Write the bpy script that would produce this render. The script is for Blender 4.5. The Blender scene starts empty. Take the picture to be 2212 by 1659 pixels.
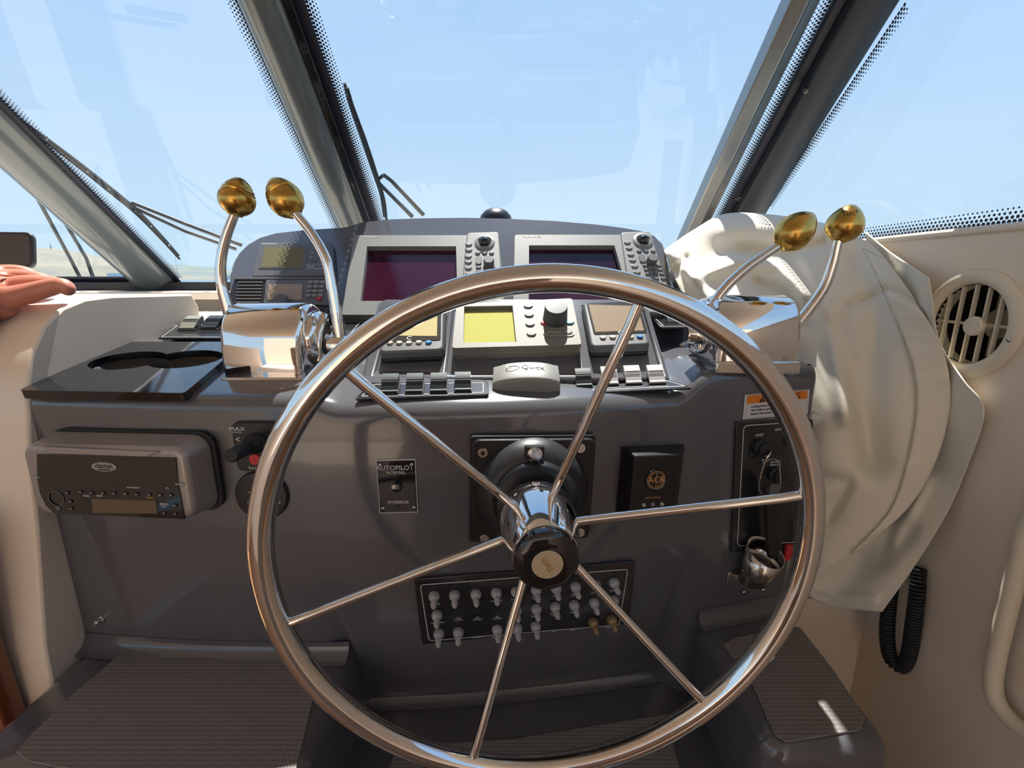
import bpy, bmesh, math, random
from mathutils import Vector, Matrix
from mathutils.geometry import delaunay_2d_cdt
random.seed(4)
PI = math.pi
R = math.radians
V = Vector
SC = bpy.context.scene
COL = SC.collection
EYE = 1.35            # eye height above the cabin sole; all numbers below are relative to the eye, shifted once at the end

# ------------------------------------------------------------------ camera, world, sun, exposure
cam_d = bpy.data.cameras.new('camera'); cam = bpy.data.objects.new('camera', cam_d); COL.objects.link(cam)
cam.location = (0, 0, EYE); cam.rotation_euler = (R(77), 0, 0)
cam_d.sensor_width = 36; cam_d.lens = 36 * 1000 / 2212; cam_d.clip_start = 0.01; cam_d.clip_end = 6000
SC.camera = cam
SC.view_settings.view_transform = 'Standard'; SC.view_settings.look = 'None'
SC.view_settings.gamma = 1; SC.view_settings.use_curve_mapping = False
SC.view_settings.exposure = 0.38
SC.cycles.caustics_reflective = False
w = bpy.data.worlds.new('sky'); SC.world = w; w.use_nodes = True
nt = w.node_tree; nt.nodes.clear()
out = nt.nodes.new('ShaderNodeOutputWorld'); bg = nt.nodes.new('ShaderNodeBackground')
tc = nt.nodes.new('ShaderNodeTexCoord'); sp_ = nt.nodes.new('ShaderNodeSeparateXYZ'); cr = nt.nodes.new('ShaderNodeValToRGB')
nt.links.new(tc.outputs['Generated'], sp_.inputs[0]); nt.links.new(sp_.outputs['Z'], cr.inputs[0])
nz = nt.nodes.new('ShaderNodeTexNoise'); nz.inputs['Scale'].default_value = 1.6; nz.inputs['Detail'].default_value = 6
mp = nt.nodes.new('ShaderNodeMapping'); mp.inputs['Scale'].default_value = (1, 1, 5)
nt.links.new(tc.outputs['Generated'], mp.inputs[0]); nt.links.new(mp.outputs[0], nz.inputs['Vector'])
nr = nt.nodes.new('ShaderNodeMapRange'); nr.inputs[1].default_value = .5; nr.inputs[2].default_value = .75; nr.inputs[4].default_value = .22
nt.links.new(nz.outputs['Fac'], nr.inputs[0])
mxs = nt.nodes.new('ShaderNodeMix'); mxs.data_type = 'RGBA'
nt.links.new(nr.outputs[0], mxs.inputs[0]); nt.links.new(cr.outputs[0], mxs.inputs[6]); mxs.inputs[7].default_value = (.72, .85, .98, 1)
e = cr.color_ramp.elements
e[0].position = 0.0; e[0].color = (.58, .79, .95, 1)
e[1].position = 1.0; e[1].color = (.22, .42, .80, 1)
for p_, c_ in ((.12, (.55, .76, .97, 1)), (.35, (.47, .69, .98, 1)), (.6, (.36, .59, .95, 1))):
    q_ = e.new(p_); q_.color = c_
nt.links.new(mxs.outputs[2], bg.inputs[0]); bg.inputs[1].default_value = 0.80
nt.links.new(bg.outputs[0], out.inputs[0])
sun_d = bpy.data.lights.new('sun', 'SUN'); sun = bpy.data.objects.new('sun', sun_d); COL.objects.link(sun)
sun_d.energy = 7.0; sun_d.angle = R(.6); sun_d.color = (1, .96, .88)
SUNDIR = V((.03, .41, .911)).normalized()
sun.rotation_euler = SUNDIR.to_track_quat('Z', 'Y').to_euler(); sun.location = (0, 3, 8)

# ------------------------------------------------------------------ picture ray helpers (rays meet real surfaces)
CP, SP = math.cos(R(13)), math.sin(R(13))
def ray(u, v):
    c = -(v - 829.5) / 1000.0
    return V(((u - 1106) / 1000.0, CP + SP * c, -SP + CP * c))
def atY(u, v, y):
    d = ray(u, v); return d * (y / d.y)
def hit(u, v, P, n):
    d = ray(u, v); return d * (P.dot(n) / d.dot(n))
def YF(x): return .595 + .11 * x + .175 * x * x
def front_plane(u, v, lift=0):
    x = 0
    for _ in range(12):
        s = .11 + .35 * x; P = V((x, YF(x), 0)); n = V((s, -1, 0)).normalized()
        h = hit(u, v, P, n); x = .5 * x + .5 * h.x
    s = .11 + .35 * x; n = V((s, -1, 0)).normalized()
    return V((x, YF(x), 0)) + n * lift, n

# ------------------------------------------------------------------ materials
MATS = {}
def mat(name, col=(.5, .5, .5), rough=.5, metal=0, coat=0, spec=.5, bump=None, noise=None, trans=0, sheen=0, sss=0, emit=None):
    if name in MATS: return MATS[name]
    m = bpy.data.materials.new(name); m.use_nodes = True; N = m.node_tree.nodes; L = m.node_tree.links
    b = N['Principled BSDF']
    b.inputs['Base Color'].default_value = (*col, 1); b.inputs['Roughness'].default_value = rough
    b.inputs['Metallic'].default_value = metal; b.inputs['Coat Weight'].default_value = coat
    b.inputs['Coat Roughness'].default_value = .05
    b.inputs['Specular IOR Level'].default_value = spec
    b.inputs['Transmission Weight'].default_value = trans
    if sss: b.inputs['Subsurface Weight'].default_value = sss; b.inputs['Subsurface Scale'].default_value = .01; b.inputs['Subsurface Radius'].default_value = (1, .3, .15)
    if sheen: b.inputs['Sheen Weight'].default_value = sheen
    if emit: b.inputs['Emission Color'].default_value = (*emit[:3], 1); b.inputs['Emission Strength'].default_value = emit[3]
    t = N.new('ShaderNodeTexCoord')
    if noise:      # (scale, second colour, sharpness)
        n1 = N.new('ShaderNodeTexNoise'); n1.inputs['Scale'].default_value = noise[0]; n1.inputs['Detail'].default_value = 8
        r1 = N.new('ShaderNodeMapRange'); r1.inputs[1].default_value = .5 - noise[2]; r1.inputs[2].default_value = .5 + noise[2]
        x1 = N.new('ShaderNodeMix'); x1.data_type = 'RGBA'; x1.inputs[6].default_value = (*col, 1); x1.inputs[7].default_value = (*noise[1], 1)
        L.new(t.outputs['Object'], n1.inputs['Vector']); L.new(n1.outputs['Fac'], r1.inputs[0]); L.new(r1.outputs[0], x1.inputs[0]); L.new(x1.outputs[2], b.inputs['Base Color'])
    if bump:       # (kind, scale, strength, distance)
        k, s, st, di = bump
        if k == 'noise':
            n2 = N.new('ShaderNodeTexNoise'); n2.inputs['Scale'].default_value = s; n2.inputs['Detail'].default_value = 6; o2 = n2.outputs['Fac']; L.new(t.outputs['Object'], n2.inputs['Vector'])
        elif k == 'brick':
            n2 = N.new('ShaderNodeTexBrick'); n2.inputs['Scale'].default_value = s; n2.inputs['Mortar Size'].default_value = .09
            n2.inputs['Color1'].default_value = (1, 1, 1, 1); n2.inputs['Color2'].default_value = (.8, .8, .8, 1); n2.inputs['Mortar'].default_value = (0, 0, 0, 1)
            n2.inputs['Brick Width'].default_value = .3; n2.inputs['Row Height'].default_value = .5
            o2 = n2.outputs['Color']; L.new(t.outputs['Object'], n2.inputs['Vector'])
            x1 = N.new('ShaderNodeMix'); x1.data_type = 'RGBA'; x1.inputs[6].default_value = (*[c * .5 for c in col], 1); x1.inputs[7].default_value = (*col, 1)
            L.new(o2, x1.inputs[0]); L.new(x1.outputs[2], b.inputs['Base Color'])
        elif k == 'weave':
            n2 = N.new('ShaderNodeTexWave'); n2.inputs['Scale'].default_value = s; n2.inputs['Distortion'].default_value = 1; o2 = n2.outputs['Fac']; L.new(t.outputs['Object'], n2.inputs['Vector'])
        bp = N.new('ShaderNodeBump'); bp.inputs['Strength'].default_value = st; bp.inputs['Distance'].default_value = di
        L.new(o2, bp.inputs['Height']); L.new(bp.outputs[0], b.inputs['Normal'])
    MATS[name] = m; return m
CHROME = mat('polished_stainless', (.84, .81, .78), .045, 1, noise=(9, (.78, .75, .73), .3))
CHROME2 = mat('dulled_stainless', (.66, .64, .62), .16, 1)
SATIN = mat('satin_aluminium', (.62, .62, .62), .28, 1, noise=(30, (.5, .5, .5), .3))
GEL = mat('grey_gelcoat', (.104, .108, .126), .17, 0, .6, noise=(6, (.118, .118, .132), .4), bump=('noise', 4, .05, .01))
CREAM = mat('cream_gelcoat', (.87, .77, .655), .32, 0, .15, noise=(3, (.84, .735, .615), .4))
WHITE = mat('white_gelcoat', (.74, .72, .69), .25, 0, .3, noise=(5, (.69, .67, .63), .3))
BLACK = mat('black_plastic', (.012, .012, .014), .38, bump=('noise', 300, .1, .001))
BLACKG = mat('gloss_black', (.008, .008, .010), .06, 0, .5)
RUBBER = mat('black_rubber', (.016, .017, .02), .6)
SWB = mat('rocker_black', (.035, .045, .055), .5, spec=.25)
SWW = mat('rocker_white', (.72, .72, .72), .35)
PLATE = mat('switch_plate_black', (.02, .021, .025), .2, 0, .5)
GREYP = mat('grey_plastic', (.25, .25, .24), .42, bump=('noise', 700, .15, .0005))
GREYD = mat('dark_grey_plastic', (.12, .125, .135), .4, bump=('noise', 700, .15, .0005))
TAUPE = mat('taupe_plastic', (.19, .18, .155), .5, noise=(900, (.25, .24, .21), .2), bump=('noise', 900, .3, .0006))
MAROON = mat('maroon_screen', (.055, .008, .024), .12, noise=(5, (.035, .006, .02), .25))
BSCREEN = mat('dark_screen', (.02, .006, .014), .1, noise=(7, (.045, .01, .024), .12))
LCDY = mat('yellow_green_lcd', (.46, .45, .09), .6, spec=.12)
LCDO = mat('olive_lcd', (.17, .16, .09), .6, spec=.12)
LCDT = mat('tan_lcd', (.27, .20, .135), .6, spec=.12)
LCDC = mat('cream_lcd', (.50, .42, .20), .6, spec=.12)
LCDD = mat('brown_lcd', (.14, .10, .065), .3)
WPRINT = mat('white_print', (.75, .75, .74), .5)
GOLD = mat('gold_metal_knob', (.66, .42, .11), .24, 1, noise=(45, (.50, .30, .07), .2), bump=('noise', 60, .15, .002))
GOLDP = mat('gold_lettering', (.75, .5, .12), .3, .6)
CREAMP = mat('cream_emblem', (.58, .46, .30), .35)
ORANGE = mat('orange_print', (.80, .22, .015), .5)
ORP = mat('orange_gold_print', (.85, .42, .16), .5)
BPRINT = mat('black_print', (.012, .012, .012), .5)
WSTICK = mat('white_sticker', (.68, .68, .70), .35)
RED = mat('red_plastic', (.62, .03, .04), .4)
BLUE = mat('blue_button', (.03, .25, .62), .35)
TEAL = mat('teal_button', (.05, .30, .30), .35)
BEIGEB = mat('beige_button', (.62, .58, .46), .4)
BOOT = mat('translucent_boot', (.52, .50, .52), .35, sss=.4)
BRASS = mat('brass_stained_boot', (.38, .26, .13), .35, .3)
CLOTH = mat('cream_canvas', (.90, .84, .72), .85, sheen=.2, noise=(5, (.87, .80, .67), .4), bump=('noise', 22, .25, .006))
HEMM = mat('canvas_hem', (.89, .82, .69), .9, bump=('noise', 60, .5, .004))
STITCH = mat('stitch_thread', (.62, .50, .30), .9)
SKIN = mat('skin', (.62, .27, .19), .45, sss=.25, noise=(14, (.56, .20, .14), .3), bump=('noise', 90, .15, .001))
PHONE = mat('phone_case', (.03, .03, .04), .35)
WOOD = mat('varnished_wood', (.22, .045, .012), .25, 0, .6, noise=(8, (.14, .03, .008), .3))
TEAK = mat('teak_sole', (.42, .24, .12), .5, noise=(12, (.34, .18, .09), .3))
HEADL = mat('headliner_vinyl', (.86, .72, .58), .7)
VINYL = mat('tan_seat_vinyl', (.74, .46, .30), .5)
MATR = mat('ribbed_mat', (.36, .33, .32), .75, bump=('brick', 83, .9, .002))
MULL = mat('grey_mullion', (.125, .15, .16), .25, .15, .4)
MULLD = mat('dark_post', (.022, .030, .040), .5, 0, 0)
MULLG = mat('anodised_frame', (.30, .31, .31), .3, .8)
FRIT = mat('black_frit', (.012, .014, .03), .5)
SEA = mat('sea', (.10, .17, .22), .15, bump=('noise', .8, .4, .1))
HILL = mat('dry_hillside', (.25, .23, .18), .95, noise=(.02, (.19, .19, .16), .12))
HILLD = mat('hill_scrub', (.13, .18, .18), .95, noise=(.03, (.20, .22, .19), .12))
BLDG = mat('white_render', (.78, .78, .76), .8)
VENTC = mat('cream_vent', (.84, .74, .58), .45, bump=('noise', 120, .2, .001))
DARKIN = mat('duct_dark', (.02, .016, .013), .8)
SILVER = mat('silver_plastic', (.36, .33, .32), .35, .35)
WIPC = mat('wiper_arm', (.05, .06, .07), .4)
def glass_mat():
    m = bpy.data.materials.new('window_glass'); m.use_nodes = True; N = m.node_tree.nodes; L = m.node_tree.links; N.clear()
    o = N.new('ShaderNodeOutputMaterial'); t = N.new('ShaderNodeBsdfTransparent'); g = N.new('ShaderNodeBsdfGlossy'); x = N.new('ShaderNodeMixShader')
    t.inputs[0].default_value = (.97, .985, .985, 1); g.inputs['Roughness'].default_value = 0.0
    x.inputs[0].default_value = .045
    L.new(t.outputs[0], x.inputs[1]); L.new(g.outputs[0], x.inputs[2]); L.new(x.outputs[0], o.inputs[0])
    return m
GLASS = glass_mat()
TMP = []

# ------------------------------------------------------------------ mesh helpers
class MB:
    def __init__(s): s.v = []; s.f = []
    def add(s, vs, fs):
        o = len(s.v); s.v += [tuple(q) for q in vs]; s.f += [tuple(i + o for i in f) for f in fs]; return s
    def box(s, x0, y0, z0, x1, y1, z1):
        return s.add([(x0, y0, z0), (x1, y0, z0), (x1, y1, z0), (x0, y1, z0), (x0, y0, z1), (x1, y0, z1), (x1, y1, z1), (x0, y1, z1)],
                     [(0, 3, 2, 1), (4, 5, 6, 7), (0, 1, 5, 4), (1, 2, 6, 5), (2, 3, 7, 6), (3, 0, 4, 7)])
    def prism(s, pts, z0, z1, top=None):
        n = len(pts); top = top or pts
        return s.add([(p[0], p[1], z0) for p in pts] + [(p[0], p[1], z1) for p in top],
                     [tuple(reversed(range(n))), tuple(range(n, 2 * n))] + [(i, (i + 1) % n, n + (i + 1) % n, n + i) for i in range(n)])
    def lathe(s, prof, n=32, c=(0, 0, 0), ax='z', cap=True):
        vs = []; fs = []; m = len(prof)
        for i in range(n):
            a = 2 * PI * i / n
            for r, h in prof:
                p = (r * math.cos(a), r * math.sin(a), h)
                if ax == 'x': p = (p[2], p[0], p[1])
                if ax == 'y': p = (p[1], p[2], p[0])
                vs.append((p[0] + c[0], p[1] + c[1], p[2] + c[2]))
        for i in range(n):
            j = (i + 1) % n
            for k in range(m - 1):
                fs.append((i * m + k, j * m + k, j * m + k + 1, i * m + k + 1))
        if cap and prof[0][0] > 1e-6: fs.append(tuple(reversed([i * m for i in range(n)])))
        if cap and prof[-1][0] > 1e-6: fs.append(tuple(i * m + m - 1 for i in range(n)))
        return s.add(vs, fs)
    def cyl(s, r, z0, z1, n=24, c=(0, 0), ch=0):
        if ch: pr = [(0, z0), (r, z0), (r, z1 - ch), (r - ch, z1), (0, z1)]
        else: pr = [(0, z0), (r, z0), (r, z1), (0, z1)]
        return s.lathe(pr, n, (c[0], c[1], 0))
    def tube(s, pts, r, n=12, closed=False, cap=True):
        P = [V(p) for p in pts]; m = len(P); rr = r if isinstance(r, (list, tuple)) else [r] * m
        vs = []; fs = []; pn = None
        for i, p in enumerate(P):
            t = (P[(i + 1) % m] - P[i - 1]) if closed else (P[min(i + 1, m - 1)] - P[max(i - 1, 0)])
            t.normalize()
            if pn is None: pn = t.cross(V((0, 0, 1)) if abs(t.z) < .9 else V((1, 0, 0))).normalized()
            pn = (pn - t * pn.dot(t)).normalized(); b = t.cross(pn)
            for k in range(n):
                a = 2 * PI * k / n; vs.append(p + (pn * math.cos(a) + b * math.sin(a)) * rr[i])
        for i in range(m if closed else m - 1):
            j = (i + 1) % m
            for k in range(n):
                l = (k + 1) % n; fs.append((i * n + k, i * n + l, j * n + l, j * n + k))
        if not closed and cap:
            fs.append(tuple(reversed(range(n)))); fs.append(tuple(range((m - 1) * n, m * n)))
        return s.add(vs, fs)
    def grid(s, rows):
        m = len(rows); n = len(rows[0])
        return s.add([p for r in rows for p in r], [(i * n + j, i * n + j + 1, (i + 1) * n + j + 1, (i + 1) * n + j) for i in range(m - 1) for j in range(n - 1)])
    def mesh(s, name, angle=35, smooth=True):
        me = bpy.data.meshes.new(name); me.from_pydata(s.v, [], s.f); me.validate(clean_customdata=False)
        bm = bmesh.new(); bm.from_mesh(me); bmesh.ops.remove_doubles(bm, verts=bm.verts, dist=1e-6)
        bmesh.ops.recalc_face_normals(bm, faces=bm.faces); bm.to_mesh(me); bm.free()
        if smooth:
            for p in me.polygons: p.use_smooth = True
            me.set_sharp_from_angle(angle=R(angle))
        return me
    def build(s, name, m, parent=None, bev=0, seg=2, angle=35, kind=None, label=None, smooth=True, solid=0, sub=0):
        me = s.mesh(name, angle, smooth); me.materials.append(m)
        o = bpy.data.objects.new(name, me); COL.objects.link(o)
        if parent: o.parent = parent
        if sub: q = o.modifiers.new('s', 'SUBSURF'); q.levels = q.render_levels = sub
        if solid: q = o.modifiers.new('t', 'SOLIDIFY'); q.thickness = solid; q.offset = 0
        if bev: q = o.modifiers.new('b', 'BEVEL'); q.width = bev; q.segments = seg; q.limit_method = 'ANGLE'; q.angle_limit = R(30); q.harden_normals = False
        if kind: o['kind'] = kind
        if label: o['label'] = label
        return o
def rrect(x0, y0, x1, y1, r, n=5):
    pts = []
    for cx, cy, a0 in ((x1 - r, y0 + r, -90), (x1 - r, y1 - r, 0), (x0 + r, y1 - r, 90), (x0 + r, y0 + r, 180)):
        for k in range(n + 1):
            a = R(a0 + 90 * k / n); pts.append((cx + r * math.cos(a), cy + r * math.sin(a)))
    return pts
def ell(cx, cy, rx, ry, n=24): return [(cx + rx * math.cos(2 * PI * k / n), cy + ry * math.sin(2 * PI * k / n)) for k in range(n)]
def holed(outer, holes, z0, z1, name):
    """plate with holes, from curves filled by triangulation"""
    pts = []; edges = []; loops = []
    for lp in [outer] + holes:
        o = len(pts); n = len(lp); pts += [V((p[0], p[1])) for p in lp]; edges += [(o + i, o + (i + 1) % n) for i in range(n)]; loops.append((o, n))
    r = delaunay_2d_cdt(pts, edges, [], 0, 1e-7)
    vv, fs = r[0], r[2]
    def inside(c, lp):
        k = False; n = len(lp)
        for i in range(n):
            a, b = lp[i], lp[(i + 1) % n]
            if (a[1] > c[1]) != (b[1] > c[1]) and c[0] < (b[0] - a[0]) * (c[1] - a[1]) / (b[1] - a[1]) + a[0]: k = not k
        return k
    ff = []
    for f in fs:
        c = sum((vv[i] for i in f), V((0, 0))) / len(f)
        if inside(c, outer) and not any(inside(c, h) for h in holes): ff.append(tuple(f))
    M = MB(); n = len(vv)
    M.add([(p.x, p.y, z0) for p in vv] + [(p.x, p.y, z1) for p in vv], [tuple(reversed(f)) for f in ff] + [tuple(i + n for i in f) for f in ff])
    for lp in [outer] + holes:
        m = len(lp); M.add([(p[0], p[1], z0) for p in lp] + [(p[0], p[1], z1) for p in lp], [(i, (i + 1) % m, m + (i + 1) % m, m + i) for i in range(m)])
    return M
def ring_line(pts, wd, z0, z1):
    """thin printed outline: polygon loop of width wd"""
    n = len(pts); cx = sum(p[0] for p in pts) / n; cy = sum(p[1] for p in pts) / n; inn = []
    for i in range(n):
        a, b, c = V(pts[i - 1]), V(pts[i]), V(pts[(i + 1) % n]); d = (c - a).normalized(); nn = V((-d.y, d.x))
        if nn.dot(V((cx, cy)) - b) < 0: nn = -nn
        inn.append((b.x + nn.x * wd, b.y + nn.y * wd))
    return MB().add([(p[0], p[1], z1) for p in pts] + [(p[0], p[1], z1) for p in inn] + [(p[0], p[1], z0) for p in pts] + [(p[0], p[1], z0) for p in inn],
                    [(i, (i + 1) % n, n + (i + 1) % n, n + i) for i in range(n)] + [(i, (i + 1) % n, 2 * n + (i + 1) % n, 2 * n + i) for i in range(n)])
def tag(o, label=None, cat=None, group=None, kind=None):
    if label: o['label'] = label
    if cat: o['category'] = cat
    if group: o['group'] = group
    if kind: o['kind'] = kind
    return o
def empty(name, label, cat, M=None, group=None):
    o = bpy.data.objects.new(name, None); COL.objects.link(o); o.empty_display_size = .02
    if M is not None: o.matrix_world = M
    return tag(o, label, cat, group)
def frame(P, n, xdir=None):
    n = n.normalized(); X = (xdir if xdir is not None else V((0, 0, 1)).cross(n)); X = (X - n * X.dot(n)).normalized(); Y = n.cross(X)
    M = Matrix.Identity(4)
    for i in range(3): M[i][0] = X[i]; M[i][1] = Y[i]; M[i][2] = n[i]; M[i][3] = P[i]
    return M
def text(parent, s, x, y, z, size, m, rot=0, align='CENTER', sx=1, name='lettering', ext=.0002, space=1):
    c = bpy.data.curves.new(name, 'FONT'); c.body = s; c.size = size; c.align_x = align; c.align_y = 'CENTER'; c.extrude = ext; c.space_character = space
    c.resolution_u = 2; c.materials.append(m)
    c.resolution_u = 3
    to = bpy.data.objects.new('tmp', c); COL.objects.link(to); me = bpy.data.meshes.new_from_object(to); me.name = name; bpy.data.objects.remove(to)
    if not me.materials: me.materials.append(m)
    o = bpy.data.objects.new(name, me); COL.objects.link(o); o.parent = parent; o.location = (x, y, z + ext); o.rotation_euler = (0, 0, rot); o.scale = (sx, 1, 1)
    return o
class Dev:
    """a thing fixed on a surface; local x right, y up the surface, z out of it"""
    def __init__(s, name, label, cat, P, n, u, v, xp=None, group=None, make=True):
        c = hit(u, v, P, n); xd = None
        if xp: xd = hit(xp[1][0], xp[1][1], P, n) - hit(xp[0][0], xp[0][1], P, n)
        s.M = frame(c, n, xd); s.I = s.M.inverted(); s.n = n
        s.o = empty(name, label, cat, s.M, group) if make else None
    def L(s, u, v, h=0):
        P = s.M.translation + s.n * h; q = s.I @ hit(u, v, P, s.n); return q.x, q.y
def on_front(name, label, cat, u, v, lift=0, xp=None, group=None):
    P, n = front_plane(u, v, lift); return Dev(name, label, cat, P, n, u, v, xp, group)
def link_copy(o, parent, loc=None):
    c = o.copy(); COL.objects.link(c); c.parent = parent
    if loc is not None: c.location = loc
    return c
def catmull(P, k, closed=False):
    out = []; n = len(P)
    for i in range(n if closed else n - 1):
        a = P[(i - 1) % n] if closed or i else P[0] * 2 - P[1]; b = P[i]; c = P[(i + 1) % n]
        d = P[(i + 2) % n] if closed or i + 2 < n else P[-1] * 2 - P[-2]
        for j in range(k):
            t = j / k; out.append(.5 * ((2 * b) + (c - a) * t + (2 * a - 5 * b + 4 * c - d) * t * t + (3 * b - a - 3 * c + d) * t ** 3))
    if not closed: out.append(P[-1])
    return out

# ================================================================== SETTING
def struct(name, M, m, bev=0, **k): o = M.build(name, m, None, bev=bev, **k); o['kind'] = 'structure'; return o
struct('floor', MB().box(-2.4, -1.2, -1.40, 2.0, .95, -EYE), TEAK)
# hard top: underside seen only in reflections, front edge on the top of the windscreen
struct('ceiling', MB().add([(-2.4, .80, .50), (.80, .80, .50), (.80, -2.0, .64), (-2.4, -2.0, .64), (-2.4, .84, .53), (.80, .84, .53), (.80, -2.0, .72), (-2.4, -2.0, .72)],
       [(0, 3, 2, 1), (4, 5, 6, 7), (0, 1, 5, 4), (1, 2, 6, 5), (2, 3, 7, 6), (3, 0, 4, 7)]), HEADL)
# starboard side wall below the side window, with the round duct hole
vc = hit(2092, 700, V((.62, 0, 0)), V((-1, 0, 0)))
outer = [(-3.2, -1.36), (1.5, -1.36), (1.5, .06), (-3.2, .06)]
WR = holed([(p[0], p[1]) for p in outer], [ell(vc.y, vc.z, .0540, .0540, 32)], 0, .02, 'wall_right')
WR.v = [(.62 + .0 + q[2], q[0], q[1]) for q in WR.v]
struct('wall_right', WR, mat('starboard_liner', (.93, .80, .66), .4, 0, .1, noise=(3, (.90, .76, .62), .4)))
struct('trim_1', MB().box(.615, -1.3, .055, .70, 1.5, .066), CREAM, bev=.004)
# forward bulkhead in the gap right of the console
struct('wall_front', MB().box(.466, .70, -1.34, .62, .72, -.545).box(-2.0, 1.45, -1.3, .62, 1.47, -.03), CREAM)
struct('bounce_wall', MB().box(-2.4, -4.1, -EYE, 2.0, -4.0, .95), mat('bounce_wall_tan', (.80, .64, .50), .7))  # unseen tan wall added to send warm sunlight into the chrome
# port coaming: block with a rounded aft top corner
prof = [(.535, -.60), (.540, -.50), (.569, -.325), (.585, -.21), (.600, -.14), (.615, -.10), (.640, -.066), (.672, -.043), (.71, -.032), (.76, -.029), (.95, -.033), (.965, -.06), (.965, -1.34), (.535, -1.34)]
n_ = len(prof); CW = MB().add([(-.645, p[0], p[1]) for p in prof] + [(-1.25, p[0], p[1]) for p in prof],
    [tuple(range(n_)), tuple(reversed(range(n_, 2 * n_)))] + [(i, n_ + i, n_ + (i + 1) % n_, (i + 1) % n_) for i in range(n_)])
struct('wall_left', CW, CREAM, bev=.004, seg=2)
struct('wall_port', MB().box(-2.46, -3.2, -1.36, -2.4, 1.45, .0), CREAM)  # unseen port wall added to keep sky blue out of reflections
struct('door_1', MB().add([(-.690, .50, -.30), (-1.3, .50, -.30), (-1.3, .50, -1.34), (-.650, .50, -1.34), (-.690, .53, -.30), (-1.3, .53, -.30), (-1.3, .53, -1.34), (-.650, .53, -1.34)],
       [(0, 1, 2, 3), (7, 6, 5, 4), (0, 4, 5, 1), (3, 2, 6, 7), (0, 3, 7, 4), (1, 5, 6, 2)]), WOOD, bev=.004)
# fore deck shelf under the windscreen, ledge
struct('trim_2', MB().box(-2.2, 1.28, -.06, .62, 1.45, -.0385), CREAM, bev=.005)
struct('trim_3', MB().box(-2.2, 1.385, -.039, .62, 1.45, -.014), RUBBER, bev=.003)
struct('trim_4', MB().box(-2.2, .96, -.12, .62, 1.29, -.09), CREAM)

# ---- windscreen: plane y = 1.4 - 1.2 z
WN = V((0, 1, 1.2)).normalized(); WP = V((0, 1.4, 0)); WD = V((0, -1.2, 1)).normalized(); WM = frame(WP, -WN, V((1, 0, 0)))
SL = math.sqrt(1 + 1.44)
def wpt(x, z, off=0): return V((x, 1.4 - 1.2 * z, z)) + WN * off
def pane(name, x0, x1, z0, z1):
    o = MB().add([wpt(x0, z0), wpt(x1, z0), wpt(x1, z1), wpt(x0, z1)], [(0, 1, 2, 3)]).build(name, GLASS, None, smooth=False); o['kind'] = 'structure'; return o
def frit(parent, edges, pitch=.0060, rows=4, plane=None):
    """rows of dots fading in size away from an edge; edges: (x, z0, z1, dir)"""
    M = MB()
    for a, b, inward in edges:
        a = V(a); b = V(b); L = (b - a).length; t = (b - a) / L; iw = V(inward); nn = t.cross(iw).normalized()
        for r_ in range(rows):
            rad = pitch * (.46 - .08 * r_)
            for i in range(int(L / pitch)):
                c = a + t * (pitch * (i + .5 * (r_ % 2))) + iw * (pitch * (.35 + .8 * r_)) + nn * 0
                vs = [c + (t * math.cos(PI / 3 * k) + iw * math.sin(PI / 3 * k)) * rad for k in range(6)]
                M.add(vs, [(0, 1, 2, 3, 4, 5)])
    o = M.build('frit_dots', FRIT, parent, kind='stuff', smooth=False); return o
ZT = .475
def strip(parent, x0, x1, z0, z1, off, th, m, name='gasket'):
    M = MB(); vs = [wpt(x0, z0, off), wpt(x1, z0, off), wpt(x1, z1, off), wpt(x0, z1, off)]
    vs += [p - WN * th for p in vs]
    return M.add(vs, [(0, 1, 2, 3), (7, 6, 5, 4), (0, 4, 5, 1), (1, 5, 6, 2), (2, 6, 7, 3), (3, 7, 4, 0)]).build(name, m, parent, bev=.0015)
w1 = pane('window_1', -2.2, -1.115, -.012, ZT)
strip(w1, -2.2, -1.10, -.014, .004, -.002, .006, FRIT)
w2 = pane('window_2', -1.0, -.43, -.012, ZT)
strip(w2, -1.005, -.985, -.012, ZT, -.001, .006, FRIT); strip(w2, -.446, -.43, -.012, ZT, -.001, .006, FRIT)
frit(w2, [(wpt(-.985, 0, -.002), wpt(-.985, ZT, -.002), (1, 0, 0)), (wpt(-.446, 0, -.002), wpt(-.446, ZT, -.002), (-1, 0, 0))])
w3 = pane('window_3', -.36, .52, -.012, ZT)
strip(w3, -.376, -.336, -.012, ZT, -.001, .006, FRIT)
frit(w3, [(wpt(-.336, 0, -.002), wpt(-.336, ZT, -.002), (1, 0, 0)), (wpt(.518, 0, -.002), wpt(.518, ZT, -.002), (-1, 0, 0))])
# starboard side window, from the corner post aft, leaning slightly inboard
def spt(y, z, off=0): return V((.632 - .10 * (z - .06) - off, y, z))
w4 = MB().add([spt(-1.2, .06), spt(1.36, .06), spt(.80, .53), spt(-1.2, .53)], [(0, 1, 2, 3)]).build('window_4', GLASS, None, smooth=False); w4['kind'] = 'structure'
frit(w4, [(spt(1.0, .066, .002), spt(.30, .066, .002), (-.1, 0, .995))], pitch=.0066, rows=4)
SPN = V((1, 0, .1)).normalized(); s0 = hit(1953, 8, spt(0, .06, .003), SPN); s1 = hit(1662, 440, spt(0, .06, .003), SPN); iw_ = SPN.cross(s1 - s0).normalized(); iw_ = iw_ if iw_.y < 0 else -iw_
frit(w4, [(s0, s1, iw_)], pitch=.0062, rows=4)
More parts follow.
